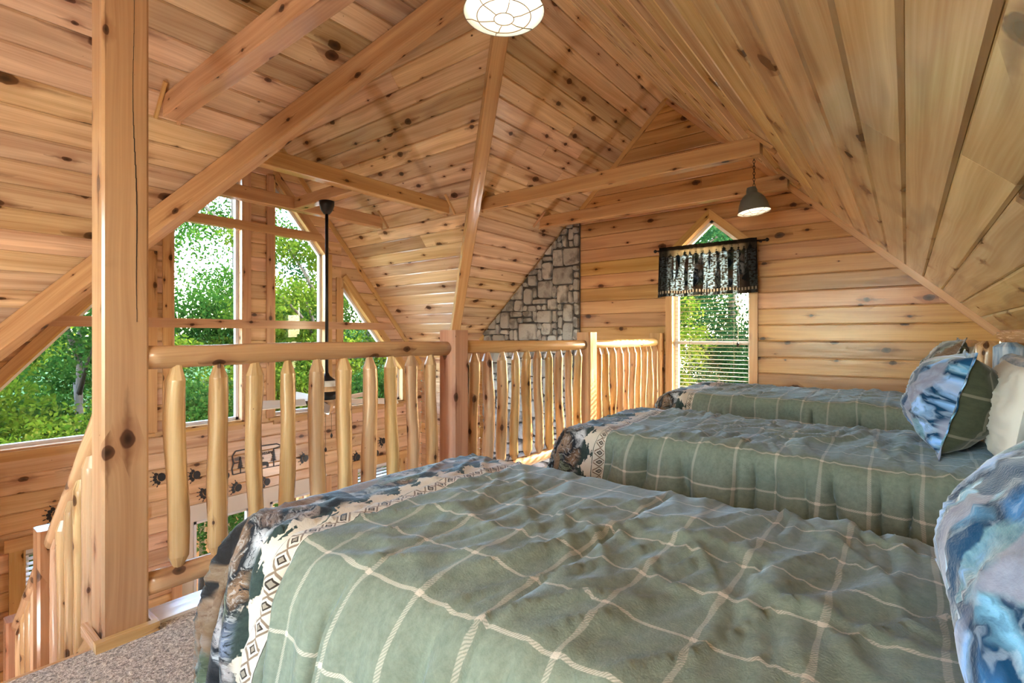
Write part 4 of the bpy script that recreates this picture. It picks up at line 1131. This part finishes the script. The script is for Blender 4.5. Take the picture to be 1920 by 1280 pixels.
def grid_mesh(name, P, UV, mat, flip=False):
    nu, nv = P.shape[:2]
    me = bpy.data.meshes.new(name)
    idx = np.arange(nu * nv).reshape(nu, nv)
    q = np.stack([idx[:-1, :-1], idx[1:, :-1], idx[1:, 1:], idx[:-1, 1:]], -1).reshape(-1, 4)
    if flip: q = q[:, ::-1]
    me.vertices.add(nu * nv); me.vertices.foreach_set('co', P.reshape(-1).astype(np.float32))
    me.loops.add(q.size); me.loops.foreach_set('vertex_index', q.reshape(-1).astype(np.int32))
    me.polygons.add(len(q)); me.polygons.foreach_set('loop_start', np.arange(0, q.size, 4, dtype=np.int32))
    me.update(calc_edges=True)
    ul = me.uv_layers.new(name='UVMap'); ul.data.foreach_set('uv', UV.reshape(-1, 2)[q.reshape(-1)].reshape(-1).astype(np.float32))
    me.polygons.foreach_set('use_smooth', np.ones(len(q), bool)); me.materials.append(mat); me.validate(); me.update()
    return me

def comforter(name, xh, xf, y0, y1, zt_, side, foot, mat, label, seed, t_off=0.0, near_len=None):
    """quilt: flat on the bed from xh (head) to xf (foot), hanging over the two sides and the foot"""
    W = y1 - y0; L = xh - xf; r = .085
    ds = .012
    rd0 = lambda x, y, sd_: (1 - np.abs(vnoise(x, y, sd_))) ** 4
    ns = int((L + foot) / ds); ntt = int((W + 2 * side) / ds)
    S, T = np.meshgrid(np.linspace(0, L + foot, ns), np.linspace(-side, W + side, ntt), indexing='ij')
    b = np.maximum(0, S - (L - r)); a = np.where(T < r, T - r, np.where(T > W - r, T - (W - r), 0.0))
    o = np.sqrt(a * a + b * b); on = np.maximum(o, 1e-9); dx, dy = b / on, a / on
    # arc then drop, a little flare
    ang = np.minimum(o / r, math.pi / 2); down = r * (1 - np.cos(ang)) + np.maximum(0, o - r * math.pi / 2)
    outw = r * np.sin(ang)
    fall = np.clip((down - r * .3) / .16, 0, 1.3)
    al = S * dy * dy + T * dx * dx + .03 * vnoise(S * 4, T * 4, seed + 21)
    fold = (vnoise(al * 13, down * 1.6 + 9, seed) * .030 + vnoise(al * 29, down * 2.5 + 4, seed + 1) * .016 - rd0(al * 10, down * 1.2, seed + 7) * .050) * np.clip(down / .07, 0, 1.2) * (1 - 1.5 * np.abs(dx * dy))
    outw = outw + .045 * fall + fold
    X = np.minimum(S, L - r); Y = np.clip(T, r, W - r)
    px = xh - (X + dx * outw); py = y0 + Y + dy * outw
    top = 1 - np.clip(down / .08, 0, 1)
    # puffy top, wrinkles running across the bed
    cu, cv = (S / L), (T / W)
    puff = .018 * np.clip(1 - np.abs(cv * 2 - 1) ** 4, 0, 1) * np.clip(1 - np.maximum(0, cu - .2) ** 6, 0, 1)
    rd = lambda x, y, sd_, pw: (1 - np.abs(vnoise(x, y, sd_))) ** pw
    wx = S + .10 * vnoise(S * 3, T * 3, seed + 11); wy = T + .10 * vnoise(S * 3 + 7, T * 3, seed + 12)
    mask = np.clip(.55 + .9 * vnoise(S * 2.3, T * 2.3, seed + 13), .15, 1.2)
    wr = (rd(wx * 15 + wy * 4, wy * 2.2 - wx * 1.0, seed + 2, 4) * .0130 + rd(wx * 27 + wy * 6, wy * 4.0, seed + 3, 3) * .0088) * mask \
        + rd(wx * 11 - wy * 5, wy * 3 + wx, seed + 6, 7) * .009 + rd(wx * 8 + wy * 3, wy * 2.0 - wx, seed + 14, 8) * .011 + vnoise(S * 3.2, T * 3.2, seed + 4) * .005 + vnoise(S * 40, T * 34, seed + 8) * .0012
    # quilting seams across the bed
    q = np.abs(((S + .12) / .31) % 1 - .5); seam = -np.exp(-((q - .5) / .02) ** 2) * (.006 + .010 * np.clip(down / .15, 0, 1))
    disp = wr * (.45 + .55 * top) + seam
    pz = zt_ - down + (puff + disp) * np.clip(1 - down / .12, 0.15, 1)
    px = px - dx * disp * .9 * (1 - top); py = py + dy * disp * .9 * (1 - top)
    # lower hem resting on the carpet where the cloth is long
    under = pz < .015
    ex = np.where(under, (.015 - pz), 0); px = px - dx * ex * .25; py = py + dy * ex * .25
    pz = np.maximum(pz, .015 + .006 * vnoise(S * 20, T * 20, seed + 5))
    P = np.stack([px, py, pz], -1); UV = np.stack([S, T + t_off], -1)
    me = grid_mesh(name, P, UV, mat)
    ob = link(name, me); sd = ob.modifiers.new('s', 'SOLIDIFY'); sd.thickness = .012; sd.offset = -1
    tag(ob, label, 'comforter', 'plaid wildlife comforters on the three beds'); return ob

XH = .29
beds = [('near', .56, 1.55, .605, -1.43, -1.10), ('middle', 2.16, 3.16, .605, -1.43, -1.14), ('far', 3.86, 4.92, .635, -1.55, -1.28)]
SKIRT = .50
for i, (nm, y0, y1, z, xf, xb) in enumerate(beds):
    lab = ['nearest bed filling the foreground', 'middle bed of the row', 'farthest bed under the pointed window'][i]
    root = empty('bed', ((XH + xf) / 2, (y0 + y1) / 2, 0)); tag(root, 'log bed, the ' + lab, 'bed', 'three twin log beds')
    b = MB(); b.box((xf + .06, y0 + .05, .32), (XH - .02, y1 - .05, z - .05)); b.build('mattress', M['mattress'], root, Matrix())
    b = MB(); b.box((xf + .08, y0 + .08, .12), (XH - .02, y1 - .08, .32)); b.build('box_spring', M['mattress'], root, Matrix())
    for x in (xf + .14, XH - .1):
        for y in (y0 + .14, y1 - .14): log('leg', (x, y, 0), (x, y, .13), .035, M['log'], root, n=10, seg=2)
    hb = M['bluelit'] if i == 1 else M['log']
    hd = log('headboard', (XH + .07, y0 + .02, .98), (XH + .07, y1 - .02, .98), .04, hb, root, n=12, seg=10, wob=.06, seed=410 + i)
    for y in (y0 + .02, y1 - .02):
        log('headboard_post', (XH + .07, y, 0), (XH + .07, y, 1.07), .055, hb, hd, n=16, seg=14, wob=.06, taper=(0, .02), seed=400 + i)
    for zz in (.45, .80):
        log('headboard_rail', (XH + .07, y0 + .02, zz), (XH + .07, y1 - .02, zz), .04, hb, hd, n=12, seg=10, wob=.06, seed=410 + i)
    for k in range(4):
        y = y0 + .2 + (y1 - y0 - .4) * k / 3
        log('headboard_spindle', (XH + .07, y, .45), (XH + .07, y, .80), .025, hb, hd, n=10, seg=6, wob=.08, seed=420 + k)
    comforter('comforter', XH - .02, xf, y0, y1, z, SKIRT if i else .52, .62, quilt_mat('quilt_' + nm, (XH - .02) - xb),
              ['sage plaid comforter with wildlife border on the nearest bed', 'sage plaid comforter on the middle bed', 'sage plaid comforter on the farthest bed below the window'][i], 50 + i * 10, .01)

# ------------------------------------------------------------------ pillows
def pillow(label, c, w, h, th, lean, yaw, front, backm, flange=.045, seed=1, ruffle=.02, cat='pillow', name='pillow', roll=0.0):
    """c = centre of the bottom edge; w along local x, h up local y; front faces local +z"""
    root = empty(name, c); tag(root, label, cat)
    # frame: width axis along world y (rotated by yaw), height axis leaning to +x
    wy = Vector((-math.sin(yaw), math.cos(yaw), 0)); n0 = Vector((-math.cos(yaw), -math.sin(yaw), 0))
    up = Vector((0, 0, 1)) * math.cos(lean) - n0 * math.sin(lean); nz = n0 * math.cos(lean) + Vector((0, 0, 1)) * math.sin(lean)
    wx = up.cross(nz).normalized()
    mt = frame(Vector(c), wx, up, nz) @ Matrix.Rotation(roll, 4, 'Z')
    N = 44
    A, B = np.meshgrid(np.linspace(-1, 1, N), np.linspace(-1, 1, N), indexing='ij')
    prof = np.power(np.clip(1 - np.abs(A) ** 2.6, 0, 1), .55) * np.power(np.clip(1 - np.abs(B) ** 2.6, 0, 1), .55)
    pinch = 1 - .07 * (1 - np.abs(B) ** 2) * (np.abs(A) ** 3); pinch2 = 1 - .07 * (1 - np.abs(A) ** 2) * (np.abs(B) ** 3)
    X = A * w / 2 * pinch; Yy = h / 2 + B * h / 2 * pinch2
    wr = vnoise(A * 3.1 + 5, B * 3.3, seed) * .012 + ridge(A * 5 + B * 3, B * 4, seed + 1) * .012
    edge = np.minimum(1, 4 * np.minimum(1 - np.abs(A), 1 - np.abs(B)))
    for nm, sg_, mt_ in (('front_panel', 1, front), ('back_panel', -1, backm)):
        Z = sg_ * (prof * th / 2 + wr * edge)
        P = np.stack([X, Yy, Z], -1); UV = np.stack([X + w / 2 + seed * .13, Yy], -1)
        link(nm, grid_mesh(nm, P, UV, mt_, flip=sg_ < 0), root, mt)
    if flange:
        # ruffled flat border round the seam
        per = []; n4 = 60
        for s_ in range(4):
            for k in range(n4):
                t = -1 + 2 * k / n4
                a, b_ = [(t, -1), (1, t), (-t, 1), (-1, -t)][s_]
                per.append((a, b_))
        V0 = []; 
        for ring in range(4):
            row = []
            for i, (a, b_) in enumerate(per):
                pa = 1 - .07 * (1 - b_ * b_) * abs(a) ** 3; pb = 1 - .07 * (1 - a * a) * abs(b_) ** 3
                x, y = a * w / 2 * pa, h / 2 + b_ * h / 2 * pb
                k = ring / 3; ox = flange * k * (a if abs(a) > .999 else a * abs(a) ** 8); oy = flange * k * (b_ if abs(b_) > .999 else b_ * abs(b_) ** 8)
                row.append((x + ox, y + oy, ruffle * k * (math.sin(i * .42 + seed) * .7 + math.sin(i * .23 + 2 * seed) * .6)))
            V0.append(row + [row[0]])
        P = np.array(V0); UV = np.stack([P[..., 0] + .3, P[..., 1]], -1)
        o = link('flange', grid_mesh('flange', P, UV, front), root, mt); sd = o.modifiers.new('s', 'SOLIDIFY'); sd.thickness = .004; sd.offset = 0
    return root
zb1 = .64
pillow('big blue wildlife print pillow at the right edge on the nearest bed', (.06, .96, .665), .66, .50, .26, .78, .02, M['sham_blue'], M['plaid'], .012, 3, .003)
pillow('plump blue wildlife print pillow standing on the middle bed', (.10, 2.76, .655), .62, .38, .29, .26, -.02, M['sham_blue'], M['plaid'], .018, 5, .004)
pillow('white bed pillow leaning behind the blue pillow on the middle bed', (.265, 2.62, .645), .66, .36, .10, .16, .0, M['linen'], M['linen'], 0, 7)
pillow('grey-blue wildlife print pillow on the farthest bed', (.08, 4.28, .675), .66, .44, .20, .45, .0, M['sham_grey'], M['plaid'], .018, 9, .004)
pillow('plain white pillow leaning behind the print pillow on the farthest bed', (.24, 4.36, .67), .62, .38, .10, .22, .0, M['linen'], M['linen'], 0, 11)
pillow('white pillow behind the big blue pillow on the nearest bed', (.25, 1.02, .66), .62, .36, .09, .25, .0, M['linen'], M['linen'], 0, 12)

# ------------------------------------------------------------------ outdoors: ground, deck, trees, hill
def sheet(name, x0, x1, y0, y1, nx, ny, zf, mat):
    X, Y = np.meshgrid(np.linspace(x0, x1, nx), np.linspace(y0, y1, ny), indexing='ij')
    P = np.stack([X, Y, zf(X, Y)], -1); return link(name, grid_mesh(name, P, np.stack([X, Y], -1), mat))
o = sheet('ground', -60, 16, -20, 40, 60, 50, lambda X, Y: -3.6 + .10 * np.minimum(X + 8, 0) + .14 * np.maximum(Y - 6, 0) * np.exp(-((X + 3) / 9.) ** 2) + .4 * vnoise(X * .4, Y * .4, 3), M['ground'])
tag(o, 'leafy forest floor sloping away outside the windows', 'ground', kind='structure')
o = sheet('hill', -160, -70, -60, 160, 40, 70, lambda X, Y: -14 + np.clip((-X - 70) / 60, 0, 1) * (17 + 5 * vnoise(Y * .02, X * .01, 4)) + vnoise(X * .3, Y * .3, 6) * .7, M['hill'])
tag(o, 'hazy wooded hillside far beyond the left window', 'hill', kind='structure')
dk = empty('deck', (XG - 1.4, 2.9, ZF - .12)); tag(dk, 'wooden deck outside the patio doors', 'deck')
for k in range(18):
    x = XG - .22 - k * .142; b = MB(); b.box((x - .134, .4, ZF - .12), (x, 5.4, ZF - .09), 1); b.build('deck_board', M['deckwood'], dk, Matrix())
dr2 = empty('deck_railing', (XG - 2.7, 2.9, ZF - .09)); tag(dr2, 'red-brown deck railing with square uprights outside the patio doors', 'railing')
for k in range(33):
    y = .45 + k * .15; b = MB(); b.box((XG - 2.72, y - .025, ZF - .09), (XG - 2.66, y + .025, ZF + 1.5), 2); b.build('upright', M['deckwood'], dr2, Matrix())
for z in (ZF + .1, ZF + 1.5):
    b = MB(); b.box((XG - 2.74, .4, z - .03), (XG - 2.64, 5.4, z + .03), 1); b.build('rail', M['deckwood'], dr2, Matrix())
pc = empty('patio_chair', (XG - 1.0, 2.9, ZF - .09)); tag(pc, 'black slatted patio chair on the deck beyond the doors', 'chair')
for dx in (-.25, .25):
    for dy in (-.25, .25): b = MB(); b.tube([(XG - 1.0 + dx, 2.9 + dy, ZF - .09), (XG - 1.0 + dx * .9, 2.9 + dy * .9, ZF + (.85 if dx < 0 else .55))], .025, 8); b.build('leg', M['black'], pc, Matrix())
for k in range(6):
    b = MB(); b.box((XG - 1.24 + k * .09, 2.64, ZF + .33), (XG - 1.17 + k * .09, 3.16, ZF + .36), 1); b.build('seat_slat', M['black'], pc, Matrix())
    b = MB(); b.box((XG - 1.26, 2.66 + k * .085, ZF + .36), (XG - 1.23, 2.72 + k * .085, ZF + .86)); b.build('back_slat', M['black'], pc, Matrix())
for dy in (-.27, .24): b = MB(); b.box((XG - 1.25, 2.9 + dy, ZF + .54), (XG - .74, 2.93 + dy, ZF + .58)); b.build('armrest', M['black'], pc, Matrix())

def tree(c, h, crown_r, crown_z0, n, leaf, mat, label, group, seed, sparse=1.0, trunk_r=.12, aspect=1.0):
    n = int(n * 1.8); leaf = leaf * .66
    r = np.random.default_rng(seed); root = empty('tree', c); tag(root, label, 'tree', group)
    z0 = crown_z0; nb = 26
    ccs = []
    for k in range(nb):
        t = r.random(); zc = z0 + (h - z0) * t; rad = crown_r * (math.sin(math.pi * (.12 + .84 * t)) ** .8) * math.sqrt(r.random()); a = r.random() * 6.28
        ccs.append((rad * math.cos(a), rad * math.sin(a), zc, crown_r * (.26 + .22 * r.random())))
    ccs = np.array(ccs); pick = r.integers(0, nb, n)
    d = r.normal(size=(n, 3)); d /= np.linalg.norm(d, axis=1)[:, None]; rr = (r.random(n) ** .45)[:, None]
    P = ccs[pick, :3] + d * rr * ccs[pick, 3][:, None] * np.array([1, 1, .75])
    ax = r.normal(size=(n, 3)); ax /= np.linalg.norm(ax, axis=1)[:, None]
    b2 = np.cross(ax, r.normal(size=(n, 3))); b2 /= np.linalg.norm(b2, axis=1)[:, None]
    sz = leaf * (.7 + .7 * r.random(n))[:, None]
    Q = np.stack([P - ax * sz, P + b2 * sz * .55, P + ax * sz, P - b2 * sz * .55], 1).reshape(-1, 3).astype(np.float32)
    me = bpy.data.meshes.new('foliage'); me.vertices.add(n * 4); me.vertices.foreach_set('co', Q.reshape(-1))
    me.loops.add(n * 4); me.loops.foreach_set('vertex_index', np.arange(n * 4, dtype=np.int32))
    me.polygons.add(n); me.polygons.foreach_set('loop_start', np.arange(0, n * 4, 4, dtype=np.int32)); me.update(calc_edges=True); me.materials.append(mat)
    f = link('foliage', me, root, Matrix.Translation(c)); f['kind'] = 'stuff'
    b = MB(); sway = r.normal(size=2) * .25
    pts = [(sway[0] * (t ** 2), sway[1] * t, h * .92 * t) for t in [k / 8 for k in range(9)]]
    b.tube(pts, [trunk_r * (1 - .85 * k / 8) for k in range(9)], 8)
    for k in range(7):
        cc = ccs[r.integers(0, nb)]; t = max(.25, min(.85, (cc[2] - .6) / h)); s0 = (sway[0] * t * t, sway[1] * t, h * .92 * t)
        b.tube([s0, ((s0[0] + cc[0]) / 2, (s0[1] + cc[1]) / 2, (s0[2] + cc[2]) / 2 + .1), (cc[0], cc[1], cc[2])], [trunk_r * .3, trunk_r * .2, trunk_r * .08], 6)
    b.build('trunk', M['bark'], root, Matrix.Translation(c), True)
# (x, y, base z, height, radius, crown start, leaves, leaf size, material)
G1 = 'trees outside the glazed gable'; G2 = 'trees outside the far window'
specs = [((-11.5, 0.4, -5.0), 6.6, 2.3, 1.4, 11000, .075, 'leaf0', 'yellow-green tree filling the raked left window', G1),
         ((-13.5, 2.6, -5.2), 7.4, 2.4, 1.8, 9000, .08, 'leaf1', 'green tree at the left side of the raked left window', G1),
         ((-17, -1.6, -6), 8.2, 3.0, 1.5, 9000, .09, 'leaf1', 'green tree low behind the raked left window', G1),
         ((-20, 2.0, -7.0), 9.0, 3.2, 2.0, 9000, .10, 'leaf0', 'pale tree in the distance behind the raked left window', G1),
         ((-12.0, 5.2, -5.0), 8.6, 1.9, 2.0, 9000, .075, 'leaf0', 'bright young maple in the left tall window', G1),
         ((-15.5, 6.9, -5.5), 13.0, 2.9, 4.0, 17000, .085, 'leaf1', 'tall green tree reaching the top of the left tall window', G1),
         ((-11.5, 6.9, -5.0), 9.0, 1.8, 2.0, 10000, .07, 'leaf0', 'yellow maple in the right tall window', G1),
         ((-16.0, 11.5, -5.5), 14.5, 2.6, 3.5, 10000, .085, 'leaf2', 'dark tall tree behind the yellow maple', G1),
         ((-11.0, 9.6, -5.0), 8.2, 2.1, 1.5, 11000, .07, 'leaf1', 'bushy green tree in the raked right window', G1),
         ((-13.0, 12.6, -5.0), 9.5, 2.5, 1.5, 9000, .08, 'leaf0', 'light green tree behind the raked right window', G1),
         ((-21, 9.0, -6.5), 10.5, 3.6, 2.0, 9000, .10, 'leaf1', 'distant green tree between the two tall windows', G1),
         ((-22, 14.5, -6.5), 11.0, 3.8, 2.0, 8000, .10, 'leaf1', 'distant green tree far right of the glazed gable', G1),
         ((-24, 5.0, -7.5), 9.5, 3.6, 2.0, 8000, .10, 'leaf1', 'distant green tree low in the left tall window', G1),
         ((-9.6, 3.4, -4.6), 4.6, 1.5, .6, 8000, .06, 'leaf1', 'low green bush below the tall windows', G1),
         ((-9.6, 7.2, -4.6), 4.8, 1.6, .6, 8000, .06, 'leaf1', 'low green bush below the raked right window', G1),
         ((-4.6, 11.8, -2.6), 8.2, 1.8, 1.6, 13000, .065, 'leaf2', 'green tree at the left of the far window', G2),
         ((-3.0, 14.5, -1.8), 8.8, 2.2, 1.2, 12000, .07, 'leaf2', 'dark green tree behind the far window blind', G2),
         ((-4.1, 10.0, -2.6), 4.8, 1.0, 2.4, 5000, .05, 'leaf0', 'light green sapling close outside the far window', G2),
         ((-6.5, 17.0, -1.8), 10.5, 2.8, 1.0, 10000, .085, 'leaf2', 'big dark tree farthest behind the far window', G2),
         ((-5.0, 19.5, -1.8), 11.0, 2.6, .5, 14000, .09, 'leaf2', 'tall green tree in the distance at the right of the far window', G2),
         ((-8.2, 21.0, -1.6), 11.0, 2.8, .5, 12000, .09, 'leaf2', 'tall green tree in the distance at the left of the far window', G2),
         ((-3.5, 17.2, -1.8), 9.5, 1.5, .4, 9000, .08, 'leaf2', 'slim dark tree at the right edge of the far window', G2)]
for i, (c, h, cr, cz, n, lf, mt, lab, grp) in enumerate(specs):
    tree(Vector(c), h, cr, cz, n, lf, M[mt], lab, grp, 300 + i, trunk_r=.10 + .01 * h)
